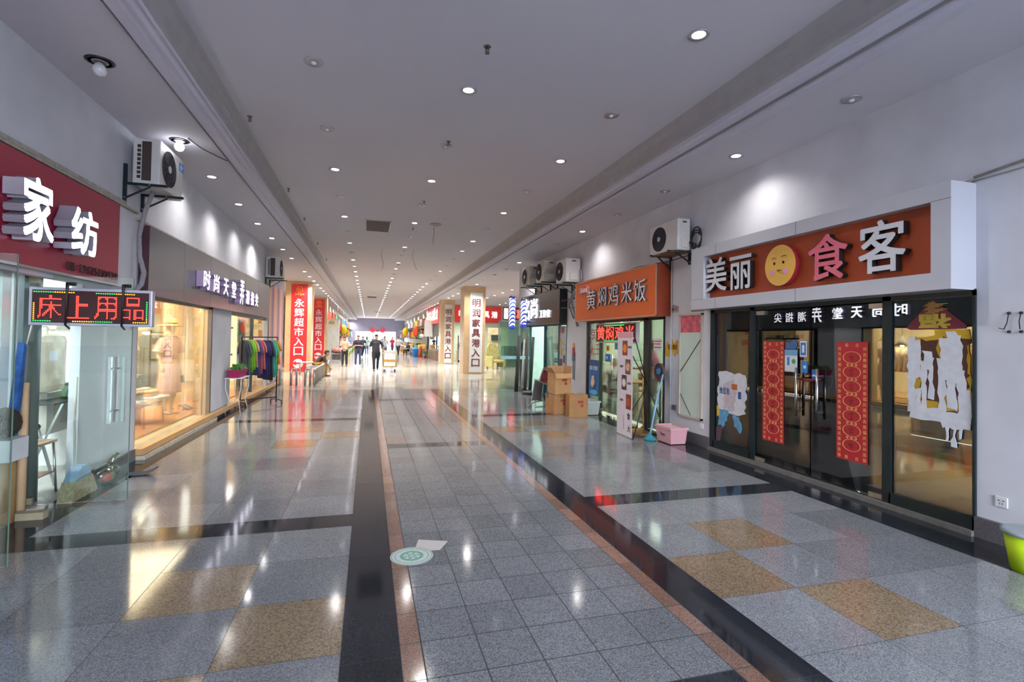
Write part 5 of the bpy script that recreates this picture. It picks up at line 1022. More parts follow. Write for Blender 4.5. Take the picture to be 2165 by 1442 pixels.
# ---------------------------------------------------------------- second boutique window with the outdoor rack
struct('window_frame_left', MB().box(-3.0, -2.86, 12.0, 12.18, 0, 2.08).box(-2.9, -2.84, 12.0, 16.0, 2.02, 2.09), M('dark_teal_frame', '#22363a', .4, .3))
struct('window_9', MB().box(-2.9, -2.89, 12.9, 16.0, .1, 2.03), GLASSL)
struct('window_frame_left', MB().box(-2.93, -2.86, 14.35, 14.43, 0, 2.05), MC['dark_teal_frame'])
for i in range(3):
    t = thing('wall_shelf', '%s white shelf behind the outdoor rack window' % ['lowest', 'middle', 'highest'][i], 'shelf', (-3.6, 14.2, [.55, 1.05, 1.75][i]), 0, 'white shelves behind the outdoor rack')
    build('board', MB().box(-.15, .15, -.9, .7, 0, .03), WHITE, t); build('rail_edge', MB().box(.15, .16, -.9, .7, 0, .05), BLACKM, t)
    for k in range(4): one('shoe_box', MB().box(-.1, .1, -.13, .13, 0, .12), M('shoebox%d' % ((i+k) % 3), ['#e9e4d8', '#4c4a5c', '#c9b09a'][(i+k) % 3], .6), '%s box on the %s white shelf behind the rack' % (nm[k], ['lowest', 'middle', 'highest'][i]), 'box', (-3.6, 13.5+.36*k, [.58, 1.08, 1.78][i]), group='boxes on the white shelves behind the rack')
cu = MB()
for k in range(14): cu.v += [(-3.25-.03*math.sin(k*1.7), 14.6+k*.06, 2.0), (-3.25-.03*math.sin(k*1.7), 14.6+k*.06, .1)]
for k in range(13): cu.f.append([2*k, 2*k+2, 2*k+3, 2*k+1]); cu.m.append(0); cu.smooth.append(True)
one('curtain', cu, M('curtain_green', '#8fa69a', .8, noise=.1, nscale=10), 'grey green curtain behind the outdoor rack window', 'curtain')
rail('black clothes rail standing outside the boutique beside the pink planter', [(-2.72, 12.55, 1.55), (-2.07, 13.1, 1.55)])
cols = [('#3f4450', 'dark grey'), ('#555b66', 'slate'), ('#6fae2c', 'lime green'), ('#8cc63f', 'light green'), ('#d0a06c', 'tan'), ('#3b4c86', 'blue'), ('#b5525c', 'rose red'), ('#c06a70', 'faded red'), ('#262e66', 'navy'), ('#39335c', 'dark violet'), ('#2b2430', 'black'), ('#4f9aa0', 'teal'), ('#3fae62', 'green'), ('#e0802c', 'orange')]
for i, (c, n_) in enumerate(cols):
    f = (i+.6)/14.4; x = -2.72+.65*f; y = 12.55+.55*f
    garment('%s T-shirt on the black rail outside the boutique, number %s from the wall' % (n_, ORD[i]), (x, y, 1.42), -.9+.03*(i % 3), .34, [.72, .8, .66, .6, .55, .74, .7, .6, .82, .78, .86, .8, .76, .5][i], .022, 'shirt', c, i+80, 'T-shirts on the black rail outside the boutique')
one('hanging_scarf', MB().box(-.04, .04, -.015, .015, -.95, -.25), M('scarf_grey', '#7a7a78', .9, noise=.15), 'long grey scarf hanging low on the black rail', 'scarf', (-2.18, 13.02, 1.45), -.9, bevel=.008)
t = thing('plant_table', 'white wire plant table outside the boutique under the pink trough', 'table', (-2.62, 11.82, 0), 0)
build('tabletop', MB().box(-.16, .16, -.38, .38, .70, .715), WHITE, t)
for sx in (-1, 1):
    for sy in (-1, 1): build('leg', MB().tube([(sx*.14, sy*.34, 0), (sx*.09, sy*.26, .25), (sx*.14, sy*.36, .5), (sx*.14, sy*.34, .7)], .008, 6), WHITE, t)
t = thing('planter', 'magenta plastic trough of low green plants beside the black rail', 'planter', (-2.62, 11.82, .715)); build('trough', MB().add([(-.09, -.33, 0), (.09, -.33, 0), (.09, .33, 0), (-.09, .33, 0), (-.12, -.38, .16), (.12, -.38, .16), (.12, .38, .16), (-.12, .38, .16)], [(3, 2, 1, 0), (0, 1, 5, 4), (1, 2, 6, 5), (2, 3, 7, 6), (3, 0, 4, 7), (4, 5, 6, 7)]), M('trough_magenta', '#a01f5c', .4), t)
fo = MB()
for k in range(12): leafy(fo, (0, -.33+.06*k, .15), 16, .07, .16, 100+k, .018)
build('foliage', fo, M('trough_leaf', '#3f7a34', .6, noise=.3, nscale=20), t)
flat_thing('shop_lettering', 'small red characters on the glass behind the orange T-shirt', 'sticker', (-2.80, 14.5, 0), LW, [('character', glyph(glyph(MB(), '女', .0, .6, 1.9, 2.06, -.02, .003, .02), '装', .1, .7, 1.52, 1.74, -.02, .003, .02), M('red_window_ink', '#d0484c', .5))])
# corner poster
t = thing('corner_poster', 'tall pink and cream poster of swirling ribbons on the left corner pilaster', 'poster', (-2.80, 16.15, 0), LW)
pm = bpy.data.materials.new('ribbon_print'); pm.use_nodes = True; nt = pm.node_tree; bb = nt.nodes['Principled BSDF']; bb.inputs['Roughness'].default_value = .5
tc = nt.nodes.new('ShaderNodeTexCoord'); wv = nt.nodes.new('ShaderNodeTexWave'); wv.inputs['Scale'].default_value = .22; wv.inputs['Distortion'].default_value = 3.5; wv.inputs['Detail'].default_value = 2; wv.inputs['Detail Scale'].default_value = .6
mp = nt.nodes.new('ShaderNodeMapping'); mp.inputs['Scale'].default_value = (1.5, 1, .8); cr = nt.nodes.new('ShaderNodeValToRGB'); L = nt.links.new
L(tc.outputs['Object'], mp.inputs[0]); L(mp.outputs[0], wv.inputs[0]); L(wv.outputs[0], cr.inputs[0]); L(cr.outputs[0], bb.inputs['Base Color'])
cr.color_ramp.elements[0].color = lin('#e9c7a6'); cr.color_ramp.elements[1].color = lin('#7d5a72'); cr.color_ramp.elements[1].position = 1
for p_, c_ in ((.25, '#e6bca8'), (.45, '#dd94b0'), (.62, '#c9609a'), (.78, '#e2c0b4')): e_ = cr.color_ramp.elements.new(p_); e_.color = lin(c_)
build('print', MB().box(0, 2.45, -.01, 0, .22, 3.1), pm, t)
# ================================================================ supermarket pillars and barriers on the left
CLAD = M('beige_pillar_tile', '#c0a27c', .3, noise=.08, nscale=3)
def pillar_l(lab, x0, x1, y0, y1):
    struct('pillar', MB().box(x0, x1, y0, y1, 0, 4.04), CLAD)
    t = thing('vertical_banner', lab, 'banner', ((x0+x1)/2+.03, y0-.004, 0), 0, 'red supermarket banners on the left pillars'); 
    build('cloth', MB().box(-.34, .34, -.006, 0, .02, 3.9), M('banner_red', '#c01a26', .5, noise=.04), t)
    w = MB()
    for i, ch in enumerate('永辉超市入口'): z = 2.87-.43*i; glyph(w, ch, -.20, .20, z, z+.38, -.012, .005, .022)
    build('character', w, M('banner_white_ink', '#e8dfe2', .5), t)
    g = MB().ring((0, -.010, 3.66), .115, .135, .004, 28).bar((-.04, -.01, 3.6), (-.04, -.01, 3.72), .004, .016).bar((.03, -.01, 3.6), (.03, -.01, 3.72), .004, .016).bar((-.08, -.01, 3.72), (-.04, -.01, 3.66), .004, .014).bar((-.04, -.01, 3.665), (.08, -.01, 3.665), .004, .014); text_ = text('永辉超市', -.2, .2, 3.40, 3.49, -.010, .004, .02)
    g.add(text_.v, text_.f); build('logo', g, M('logo_gold', '#e0a32c', .4), t)
    build('arrow_disc', MB().disc((0, -.010, .36), .21, .004, 30), MC['banner_white_ink'], t)
    build('arrow', MB().poly([(-.26, .38), (-.08, .28), (-.08, .34), (.16, .34), (.16, .41), (-.08, .41), (-.08, .47)], -.016, -.011), M('arrow_red', '#c01a26', .5), t)
pillar_l('red vertical banner with white characters on the nearer left pillar', -3.56, -2.47, 24.3, 25.2)
pillar_l('red vertical banner with white characters on the farther left pillar', -3.52, -2.52, 33.6, 34.5)
def barrier(lab, x0, y0, x1, y1, h=.52):
    one('hoop_barrier', MB().tube([(x0, y0, 0), (x0, y0, h-.06), (x0+(x1-x0)*.15, y0+(y1-y0)*.15, h), (x1-(x1-x0)*.15, y1-(y1-y0)*.15, h), (x1, y1, h-.06), (x1, y1, 0)], .032, 10), STEEL, lab, 'barrier', group='steel hoop barriers at the supermarket entrance')
for i, (a, b_) in enumerate(((-2.80, -2.70), (-2.36, -2.20), (-1.94, -1.79))): barrier(['leftmost steel hoop barrier by the pink poster', 'middle steel hoop barrier in front of the red banner', 'right steel hoop barrier at the front of the row'][i], a, 17.6, b_, 17.65)
for i in range(8): barrier('steel hoop barrier in the side row toward the bending person, %s from the camera' % ORD[i], -1.66, 17.6+.62*i, -1.64, 18.0+.62*i)
barrier('wide low steel hoop barrier at the foot of the red banner', -2.7, 22.6, -1.95, 22.7, .5); barrier('steel hoop barrier beyond the bending person', -1.66, 23.6, -1.64, 24.2)
t = thing('bench', 'low metal bench beside the steel barriers where the person sits', 'bench', (-2.05, 21.7, 0)); build('seat', MB().box(-.22, .22, -.9, .9, .40, .44), STEEL, t)
for y in (-.8, .8): build('leg', MB().bar((-.2, y, 0), (-.2, y, .4), .04).bar((.2, y, 0), (.2, y, .4), .04), STEEL, t)
# white booth and clutter beyond the left pillars
struct('wall_booth', MB().box(-2.8, -1.95, 36.6, 37.4, 0, 2.75), M('booth_white', '#cfd0c8', .6)); struct('wall_booth', MB().box(-4.2, -2.8, 35.6, 36.9, 0, 3.6), MC['booth_white'])
one('booth_sign', MB().box(-2.6, -2.25, 36.55, 36.6, 2.42, 2.62), M('booth_sign_tan', '#b08a48', .5), 'small tan sign on the white booth beyond the left pillars', 'sign')
one('supermarket_shelf', MB().box(-8.5, -5.0, 33.2, 33.8, 0, 1.9).box(-8.5, -5, 33.15, 33.2, .5, .55).box(-8.5, -5, 33.15, 33.2, 1.1, 1.15), M('shelf_red_mix', '#8d4438', .7, noise=.6, nscale=5), 'long stocked shelf behind the nearer red banner pillar', 'shelf')
rail('metal garment rail deep in the supermarket side hall', [(-4.6, 24.5, 1.5), (-3.9, 26.5, 1.5)], True)
for i, c in enumerate(('#3a3a40', '#2f3a4c', '#a03038', '#2b2b30')): garment('%s dark garment on the rail deep in the supermarket side hall' % nm[i], (-4.5+.17*i, 24.8+.45*i, 1.4), .9, .4, .9, .08, 'shirt', c, i+130, 'garments on the supermarket side rail')
# ================================================================ right hand pillars and the furniture shop
MROON = M('maroon_ink', '#6d2429', .5)
def pillar_r(lab, x0, x1, y0, y1, bx0, bx1):
    struct('pillar', MB().box(x0, x1, y0, y1, 0, 4.04), CLAD)
    t = thing('vertical_sign', lab, 'sign', ((bx0+bx1)/2, y0-.004, 0), 0, 'white furniture shop signs on the right pillars'); w = (bx1-bx0)/2
    build('board', MB().box(-w, w, -.02, 0, .05, 3.72), M('board_white', '#dfe4e2', .4, noise=.02), t)
    k = MB()
    for i, ch in enumerate('明润家具港入口'): z = 3.07-.46*i; glyph(k, ch, -.19, .19, z, z+.36, -.035, .015, .02)
    build('character', k, MROON, t)
pillar_r('white vertical sign with maroon characters on the nearer right pillar', 4.2, 5.2, 23.0, 24.0, 4.47, 5.07)
pillar_r('white vertical sign with maroon characters on the farther right pillar', 4.35, 5.2, 31.8, 32.7, 4.58, 5.05)
t = thing('shop_sign', 'wide red shop sign with white characters behind the right pillars', 'shop sign', (5.9, 35.98, 0), 0)
build('panel', MB().box(0, 3.4, -.08, 0, 2.78, 3.92), M('furniture_sign_red', '#d23a38', .4, emit='#c92f2d', es=.12), t)
build('character', text('明润家具港', .2, 3.2, 3.12, 3.60, -.11, .03, .03, gap=.25), M('furniture_letter', '#ffffff', .4, emit='#ffffff', es=.6), t)
struct('window_10', MB().box(5.3, 9.4, 36.0, 36.02, 0, 2.7), GLASS)
fmx = MB()
for x in (5.25, 6.6, 8.0, 9.35): fmx.box(x, x+.06, 35.97, 36.05, 0, 2.7)
struct('window_frame_furniture', fmx, STEEL)
struct('wall_shop', MB().box(5.0, 13, 41, 41.1, 0, 3).box(13, 13.1, 36.2, 41, 0, 3), M('furniture_room_wall', '#dfe0d6', .7)); struct('floor_shop', MB().box(5.2, 13, 36.2, 41, -.06, 0), M('furniture_room_floor', '#b0a490', .3)); struct('ceiling_shop', MB().box(5.2, 13, 36.2, 41, 2.95, 3.0), CEIL)
lamp('shop_ceiling_light', 'AREA', (7.5, 38.5, 2.9), 120, (1, .98, .92), shape='RECTANGLE', size=3, size_y=2)
# green glazed booth with small LED sign at the inner right
struct('window_11', MB().box(7.15, 13.0, 28.0, 28.03, 0, 2.6), glass('green_tint_glass', '#bfe2d2', .12, .9))
fg = MB()
for x in (7.12, 8.3, 9.6, 11): fg.box(x, x+.07, 27.97, 28.06, 0, 2.65)
fg.box(7.12, 13, 27.97, 28.06, 2.6, 2.68); struct('window_frame_booth', fg, STEEL)
t = thing('led_sign', 'small red and white lit shop sign over the green glass booth', 'led sign', (7.35, 27.95, 0)); build('casing', MB().box(0, 1.5, -.1, 0, 2.7, 3.42), M('booth_sign_dark', '#4a2226', .5), t)
build('white_panel', MB().box(.04, .28, -.11, -.1, 2.76, 3.36), M('booth_white_lit', '#ffffff', .4, emit='#ffffff', es=.8), t); build('character', text('理发店', .36, 1.45, 2.8, 3.32, -.11, .01, .04, gap=.15), LRED, t)
one('fabric_stack', MB().box(-.4, .4, -.3, .3, 0, 1.2), M('green_stock', '#3f7d62', .8, noise=.5, nscale=4), 'stack of green goods behind the green glass booth', 'goods', (8.0, 28.9, 0), bevel=.05)
one('fabric_stack', MB().box(-.3, .3, -.3, .3, 0, 1.7), M('teal_stock', '#4f9a96', .8, noise=.4, nscale=4), 'tall stack of teal goods behind the green glass booth', 'goods', (9.0, 29.0, 0), bevel=.05)
t = thing('lounge_chair', 'pale green wicker armchair by the nearer right pillar', 'chair', (6.6, 26.5, 0), .4); build('seat', MB().box(-.35, .35, -.3, .35, .35, .48), M('wicker_green', '#a9a56c', .9, noise=.4, nscale=20), t, bevel=.04); build('backrest', MB().poly([(-.42, .4), (-.40, 1.1), (-.2, 1.35), (.2, 1.35), (.40, 1.1), (.42, .4)], .28, .38), MC['wicker_green'], t)
for sx in (-1, 1): build('armrest', MB().box(sx*.35, sx*.45, -.3, .35, .1, .68), MC['wicker_green'], t, bevel=.03); build('leg', MB().box(sx*.3, sx*.36, -.28, -.22, 0, .36).box(sx*.3, sx*.36, .25, .31, 0, .36), MC['wicker_green'], t)
one('notice_board', MB().box(-.3, .3, -.02, .02, 1.5, 1.85), M('green_board', '#2f4038', .5, noise=.2, nscale=30), 'dark green notice board behind the wicker armchair', 'sign', (7.6, 30.5, 0))
one('display_wall', MB().box(-.6, .6, -.03, .03, 0, 2.3), M('yellow_pink_print', '#e2d3a8', .6, noise=.25, nscale=2), 'pale yellow display panel behind the wicker armchair', 'panel', (7.7, 30.6, 0))
table('desk', 'light wooden desk between the two white pillar signs', 6.3, 34.0, 1.1, .5, .75, WOODT, WOODT)
t = thing('flower_rack', 'dark rack of purple flowers between the two white pillar signs', 'plant', (6.4, 35.0, 0)); build('rack', MB().box(-.4, .4, -.1, .1, 0, .08).box(-.4, -.36, -.1, .1, 0, 1.8).box(.36, .4, -.1, .1, 0, 1.8), BLACKM, t); build('foliage', leafy(MB(), (0, 0, .9), 160, .45, .45, 3, .04), M('purple_leaf', '#84506e', .7, noise=.3, nscale=9), t)
# red sign, glazing and counter on the right wall beyond the pillars
t = thing('shop_sign', 'slanting red lit shop sign on the right wall beyond the far pillar', 'shop sign', (4.99, 44.2, 0), RW); build('panel', MB().box(0, 7.8, -.2, 0, 2.72, 3.9), M('pink_red_lit', '#e06a66', .4, emit='#d9605c', es=.2), t)
build('character', text('鲜花礼品批发', .4, 7.6, 2.95, 3.7, -.23, .02, .03, gap=.2), M('pale_letter_lit', '#ffe9e4', .4, emit='#ffe6e0', es=.6), t)
struct('window_12', MB().box(4.96, 4.975, 36.4, 42.5, .8, 2.6), glass('far_glass', '#dfe9e2', .2, .9)); one('shop_counter', MB().box(4.55, 4.95, 35.7, 40.5, 0, .72), M('counter_brown', '#7a6656', .5, noise=.15), 'long brown counter against the right wall beyond the far pillar', 'counter', bevel=.01)
one('white_pillar_box', MB().box(4.3, 4.95, 40.6, 41.2, 1.7, 3.0), M('white_box_panel', '#d6d9d6', .5), 'white hanging panel above the dark post on the right wall', 'panel'); one('dark_post', MB().box(4.55, 4.67, 41, 41.12, 0, 1.7), BLACKM, 'dark post under the white hanging panel', 'post')
potted('potted_plant', 'green plant in a magenta pot at the foot of the dark post', 4.25, 39.6, 0, .26, .13, MC['trough_magenta'], 60, .1, .4, 77, w=.03)
# far stalls: goods along both walls
rg = random.Random(17); PAL = [('#c84b3a', 'red'), ('#e0c42c', 'yellow'), ('#3f7ab8', 'blue'), ('#4d9a5a', 'green'), ('#d7d3cc', 'white'), ('#d08a4a', 'orange'), ('#7f5a8c', 'purple'), ('#3a3a40', 'black'), ('#d9a0a8', 'pink'), ('#5fa8a8', 'teal')]
STALLS = {'L': [(37.8, 42), (42, 47), (47, 53), (53, 60), (60, 67), (67, 74.5)], 'R': [(44.3, 46.5), (46.5, 51), (51, 57), (57, 65), (65, 74.5)]}
for side, lst in STALLS.items():
    for si, (y0, y1) in enumerate(lst):
        sx = -2.81 if side == 'L' else 5.0; sg = 1 if side == 'L' else -1; sn = '%s %s stall' % (ORD[si], 'left' if side == 'L' else 'right'); sx += sg*.012
        c, cn = PAL[(si*3+(0 if side == 'L' else 5)) % 10]
        one('stall_sign', MB().box(sx, sx+sg*.25, y0+.2, y1-.2, 2.7, 3.35), M('far_'+cn, c, .6, noise=.3, nscale=3), '%s sign box above the %s' % (cn, sn), 'shop sign')
        one('stall_awning', MB().box(sx, sx+sg*.7, y0+.3, y1-.3, 2.40, 2.5), M('awning_grey', '#55564f', .7, noise=.3), 'grey shelf top over the %s' % sn, 'awning')
        one('stall_table', MB().box(sx+sg*.05, sx+sg*.85, y0+.4, y1-.4, .55, .62).box(sx+sg*.8, sx+sg*.84, y0+.4, y0+.45, 0, .55).box(sx+sg*.8, sx+sg*.84, y1-.45, y1-.4, 0, .55), WOODT, 'low display table of the %s' % sn, 'table')
        n = 6 if si < 3 else 4
        for k in range(n):
            yy = y0+.6+(y1-y0-1.2)*k/(n-1)
            c, cn = PAL[rg.randrange(10)]; m = M('far_'+cn, c, .6, noise=.3, nscale=3); hh = rg.uniform(.35, .8)
            zz = rg.uniform(1.45, 1.75); t = one('hanging_goods', MB().lathe([(.05, hh), (.20, hh*.8), (.23, hh*.3), (.12, 0)], n=10).tube([(0, 0, hh*.9), (0, 0, 2.41-zz)], .012, 5), m, '%s article hanging %s in the row of the %s' % (cn, nm[k], sn), 'goods', (sx+sg*rg.uniform(.35, .55), yy, zz), group='goods hanging at the far stalls')
            c, cn = PAL[rg.randrange(10)]; m = M('far_'+cn, c, .6, noise=.3, nscale=3); w = rg.uniform(.2, .32)
            one('boxed_goods', MB().box(-w, w, -w, w, 0, rg.uniform(.2, .45)), m, '%s package lying %s on the table of the %s' % (cn, nm[k], sn), 'goods', (sx+sg*.45, yy, .62), group='goods on the far stall tables', bevel=.03)
            c, cn = PAL[rg.randrange(10)]; m = M('far_'+cn, c, .6, noise=.3, nscale=3); w = rg.uniform(.16, .28)
            if k % 2 == 0: one('crate', MB().lathe([(w*.8, 0), (w, .45), (w*.9, .45), (w*.7, .03), (.01, .03)], n=12), m, '%s bin standing %s in the row before the %s' % (cn, nm[k], sn), 'bin', (sx+sg*1.05, yy, 0), group='bins before the far stalls')
t = thing('trash_bin', 'bright blue round bin by the right wall beyond the pillars', 'bin', (3.75, 42.5, 0)); build('body', MB().lathe([(.2, 0), (.27, .62), (.29, .64), (.26, .7), (.1, .74)], n=20), M('bin_blue', '#1f7fd0', .4), t)
one('folded_umbrella', MB().tube([(0, 0, 0), (0, 0, .9)], [.2, .1], 10), M('red_goods_pile', '#a8452c', .7, noise=.3), 'rust red upright bundle beside the blue bin', 'goods', (4.1, 41.9, 0))
one('lantern', MB().ell((0, 0, 0), .28, .28, .42, 14).tube([(0, 0, .4), (0, 0, 1.87)], .01, 5), M('balloon_yellow', '#f0cf1c', .4), 'yellow lantern hanging at the left stalls', 'lantern', (-2.0, 44, 2.15)); one('lantern', MB().ell((0, 0, 0), .26, .26, .45, 14).tube([(0, 0, .4), (0, 0, 1.72)], .01, 5), M('balloon_red', '#e05a40', .4), 'red lantern hanging at the left stalls', 'lantern', (-2.25, 40.5, 2.3))
one('lantern', MB().ell((0, 0, 0), .26, .26, .48, 14).tube([(0, 0, .4), (0, 0, 1.87)], .01, 5), M('balloon_orange', '#e2452c', .4), 'red orange lantern hanging at the right stalls', 'lantern', (4.0, 45.5, 2.15)); one('lantern', MB().ell((0, 0, 0), .3, .3, .45, 14).tube([(0, 0, .4), (0, 0, 1.77)], .01, 5), MC['balloon_yellow'], 'yellow lantern hanging at the right stalls', 'lantern', (3.9, 57, 2.25))
t = thing('goods_cart', 'metal cart of boxes at the white booth on the left', 'cart', (-2.0, 35.4, -.095)); build('frame', MB().box(-.3, .3, -.4, .4, .12, .16).tube([(-.3, -.4, .1), (-.3, -.4, .95)], .015).tube([(.3, -.4, .1), (.3, -.4, .95)], .015).tube([(-.3, .4, .1), (-.3, .4, .95)], .015).tube([(.3, .4, .1), (.3, .4, .95)], .015).box(-.3, .3, -.4, .4, .55, .57), STEEL, t); build('load', MB().box(-.25, .25, -.35, .35, .16, .5), M('load_dark', '#4b4548', .7, noise=.4), t, bevel=.03)
one('fruit_heap', MB().ell((0, 0, 0), .35, .35, .22, 14), M('red_white_goods', '#b9807c', .7, noise=.5, nscale=12), 'heap of red and white goods on top of the metal cart', 'goods', (-2.0, 35.4, .69))
for i, (x, lab) in enumerate(((.35, 'red round lantern left of the banner text over the far exit'), (1.7, 'red round lantern right of the banner text over the far exit'))):
    one('lantern', MB().ell((0, 0, 0), .42, .3, .32, 16), M('lantern_red', '#c9303a', .5, emit='#c02a34', es=.5), lab, 'lantern', (x+.2, 74.68, 2.5))
one('banner_text', text('欢迎光临', .95, 1.6, 2.33, 2.55, 74.95, .02, .03), M('exit_red', '#8d4a5c', .5), 'small dark red characters between the lanterns over the far exit', 'lettering')
# outside beyond the exit, pale street
one('street_wall', MB().box(-12, 14, 110, 110.5, -.2, 3.0), M('street_pale', '#e4e2e0', .8, noise=.1), 'pale wall across the street beyond the far exit', 'wall')
# ================================================================ sticker on the floor
t = thing('floor_sticker', 'round green and white sticker with a paper tab stuck on the brown border tiles', 'sticker', (.34, 3.80, .0012), .12)
fx = Matrix.Rotation(-PI/2, 4, 'X')
STW = M('sticker_worn_white', '#b9c4c4', .45, noise=.08, nscale=30); STG = M('sticker_worn_green', '#5f9a86', .45, noise=.15, nscale=40)
def flat(mb): return mb.tr(Matrix.Rotation(-PI/2, 4, 'X'))
build('disc', flat(MB().disc((0, -.0006, 0), .155, .0006, 40)), STW, t); build('tab', flat(MB().poly([(.05, .12), (.11, .28), (.32, .17), (.22, .03), (.1, .05)], -.0010, -.0004)), M('tab_pinkish', '#bdb8b8', .5, noise=.06), t)
gr = MB().ring((0, -.0014, 0), .142, .148, .0006, 40).ring((0, -.0014, 0), .118, .124, .0006, 40).ring((0, -.0014, 0), .06, .085, .0006, 30).ring((.0, -.0014, 0), .02, .035, .0006, 4)
for i in range(6): a = i*PI/3; gr.disc((.045*math.cos(a), -.0014, .045*math.sin(a)), .012, .0006, 8)
build('pattern', flat(gr), STG, t)
# ================================================================ people
def loft(mb, rings, n=18):
    b = len(mb.v); k = len(rings)
    for (c, rx, ry) in rings:
        for j in range(n): a = 2*PI*j/n; mb.v.append((c[0]+rx*math.cos(a), c[1]+ry*math.sin(a), c[2]))
    for i in range(k-1):
        for j in range(n): mb.f.append([b+i*n+j, b+i*n+(j+1) % n, b+(i+1)*n+(j+1) % n, b+(i+1)*n+j]); mb.m.append(0); mb.smooth.append(True)
    mb.f.append([b+j for j in range(n)][::-1]); mb.f.append([b+(k-1)*n+j for j in range(n)]); mb.m += [0, 0]; mb.smooth += [True, True]; return mb
def remesh(name, mb, m, parent, vox):
    o = build(name, mb, m, parent); md = o.modifiers.new('r', 'REMESH'); md.mode = 'VOXEL'; md.voxel_size = vox; md.use_smooth_shade = True
    sm = o.modifiers.new('s', 'SMOOTH'); sm.factor = .5; sm.iterations = 2
    dg = bpy.context.evaluated_depsgraph_get(); me = bpy.data.meshes.new_from_object(o.evaluated_get(dg)); o.modifiers.clear(); o.data = me; return o
SKIN = M('skin', '#b58a72', .6, noise=.04)
def V3(*a): return Vector(a)
def person(lab, x, y, rz, shirt, pants, hair='#15120f', arms='down', legs='stand', h=1.68, bend=0, cap=None, shoes='#2a2a2c', sleeve=.6, female=False, vox=.014, seat=None, grp=None, cat='person', skirt=False, headdown=0, build_=1.0):
    t = thing('person', lab, cat, (x, y, 0), rz, grp); s = h/1.70; k = build_
    hipz = .93; 
    if seat is not None: hipz = seat
    H = V3(0, 0, hipz)
    up = Matrix.Rotation(bend, 3, 'X')            # bend forward: local -y is the front
    def T(p): return H+up @ (Vector(p)-V3(0, 0, .93))
    sh = [T((-.175*k, 0, 1.38)), T((.175*k, 0, 1.38))]; hd = T((0, -.02-.05*headdown, 1.585-.02*headdown)); nk = T((0, 0, 1.44))
    hip = [H+V3(-.09, 0, -.02), H+V3(.09, 0, -.02)]
    if legs == 'stand': kn = [V3(-.10, -.01, .50), V3(.10, -.01, .50)]; an = [V3(-.11, .02, .08), V3(.11, .02, .08)]
    elif legs == 'walk': kn = [V3(-.09, -.12, .51), V3(.09, .06, .50)]; an = [V3(-.09, -.14, .09), V3(.09, .30, .13)]
    elif legs == 'walk2': kn = [V3(-.09, .04, .50), V3(.09, -.10, .51)]; an = [V3(-.09, .20, .11), V3(.09, -.16, .08)]
    else: kn = [H+V3(-.14, -.42, .03), H+V3(.14, -.42, .03)]; an = [V3(-.14, -.42, .08), V3(.16, -.36, .08)]
    S = (-1, 1); el = []; wr = []; hdv = []
    for i, q in enumerate(S):
        a = arms[i] if isinstance(arms, (list, tuple)) else arms
        if a == 'down': e, w = T((q*.25*k, .02, 1.11)), T((q*.26*k, -.05, .87))
        elif a == 'fold': e, w = T((q*.26*k, -.05, 1.12)), T((-q*.06, -.22, 1.15))
        elif a == 'phone': e, w = T((q*.24*k, -.04, 1.12)), T((q*.09, -.25, 1.2))
        elif a == 'pull': e, w = T((q*.27*k, .08, 1.12)), T((q*.33*k, .20, .88))
        elif a == 'hip': e, w = T((q*.40*k, .05, 1.15)), T((q*.20*k, -.06, .98))
        elif a == 'reach': e, w = sh[i]+V3(q*.04, -.12, -.26), sh[i]+V3(q*.02, -.26, -.46)
        elif a == 'fore': e, w = T((q*.25*k, -.08, 1.12)), T((q*.20*k, -.30, 1.10))
        el.append(e); wr.append(w)
    body = MB()
    loft(body, [((hd.x, hd.y+.0, hd.z-.125), .045, .05), ((hd.x, hd.y-.005, hd.z-.09), .062, .075), ((hd.x, hd.y, hd.z-.03), .074, .09), ((hd.x, hd.y+.005, hd.z+.03), .077, .098), ((hd.x, hd.y+.01, hd.z+.08), .066, .085), ((hd.x, hd.y+.01, hd.z+.115), .03, .04)], 16)
    body.ell((hd.x, hd.y-.095, hd.z-.025), .014, .022, .022, 8)            # nose
    body.ell((hd.x, hd.y-.078, hd.z-.07), .028, .014, .010, 8)            # lips
    for q in S: body.ell((hd.x+q*.078, hd.y+.01, hd.z-.015), .010, .02, .03, 8)   # ears
    body.tube([nk+V3(0, 0, -.06), nk+V3(0, 0, .02), hd+V3(0, .01, -.07)], [.062, .052, .05], 12)
    c0, c1, c2 = T((0, 0, .98)), T((0, 0, 1.15)), T((0, 0, 1.32))
    body.tube([T((0, 0, .90)), c0, c1, c2, T((0, 0, 1.41))], [.13*k, .135*k, .125*k, .145*k, .07], 16, sy=.75)
    body.tube([sh[0], nk+V3(0, 0, -.05), sh[1]], [.055, .07, .055], 10)
    for i, q in enumerate(S):
        body.tube([sh[i], sh[i].lerp(el[i], .5), el[i], el[i].lerp(wr[i], .4), wr[i]], [.052, .046, .036, .034, .024], 10)
        d = (wr[i]-el[i]).normalized(); sd = d.cross(V3(0, 1, 0)); sd = sd.normalized() if sd.length > .1 else V3(1, 0, 0); nr = sd.cross(d).normalized()
        if i == 0: sd = sd
        body.tube([wr[i], wr[i]+d*.05, wr[i]+d*.085], [.024, .036, .032], 10, sy=.6)
        for f_ in range(4):
            o_ = nr*(f_-1.5)*.019; L = [.062, .075, .07, .055][f_]; b0 = wr[i]+d*.075+o_
            body.tube([b0, b0+d*L*.5-sd*q*.006, b0+d*L*.85-sd*q*.022], [.010, .009, .007], 6)
        b0 = wr[i]+d*.03-nr*.03; body.tube([b0, b0+d*.03-nr*.03, b0+d*.055-nr*.036], [.013, .011, .009], 6)
        body.tube([hip[i], hip[i].lerp(kn[i], .5), kn[i], kn[i].lerp(an[i], .35), an[i]], [.095*k, .08*k, .054, .052, .036], 12)
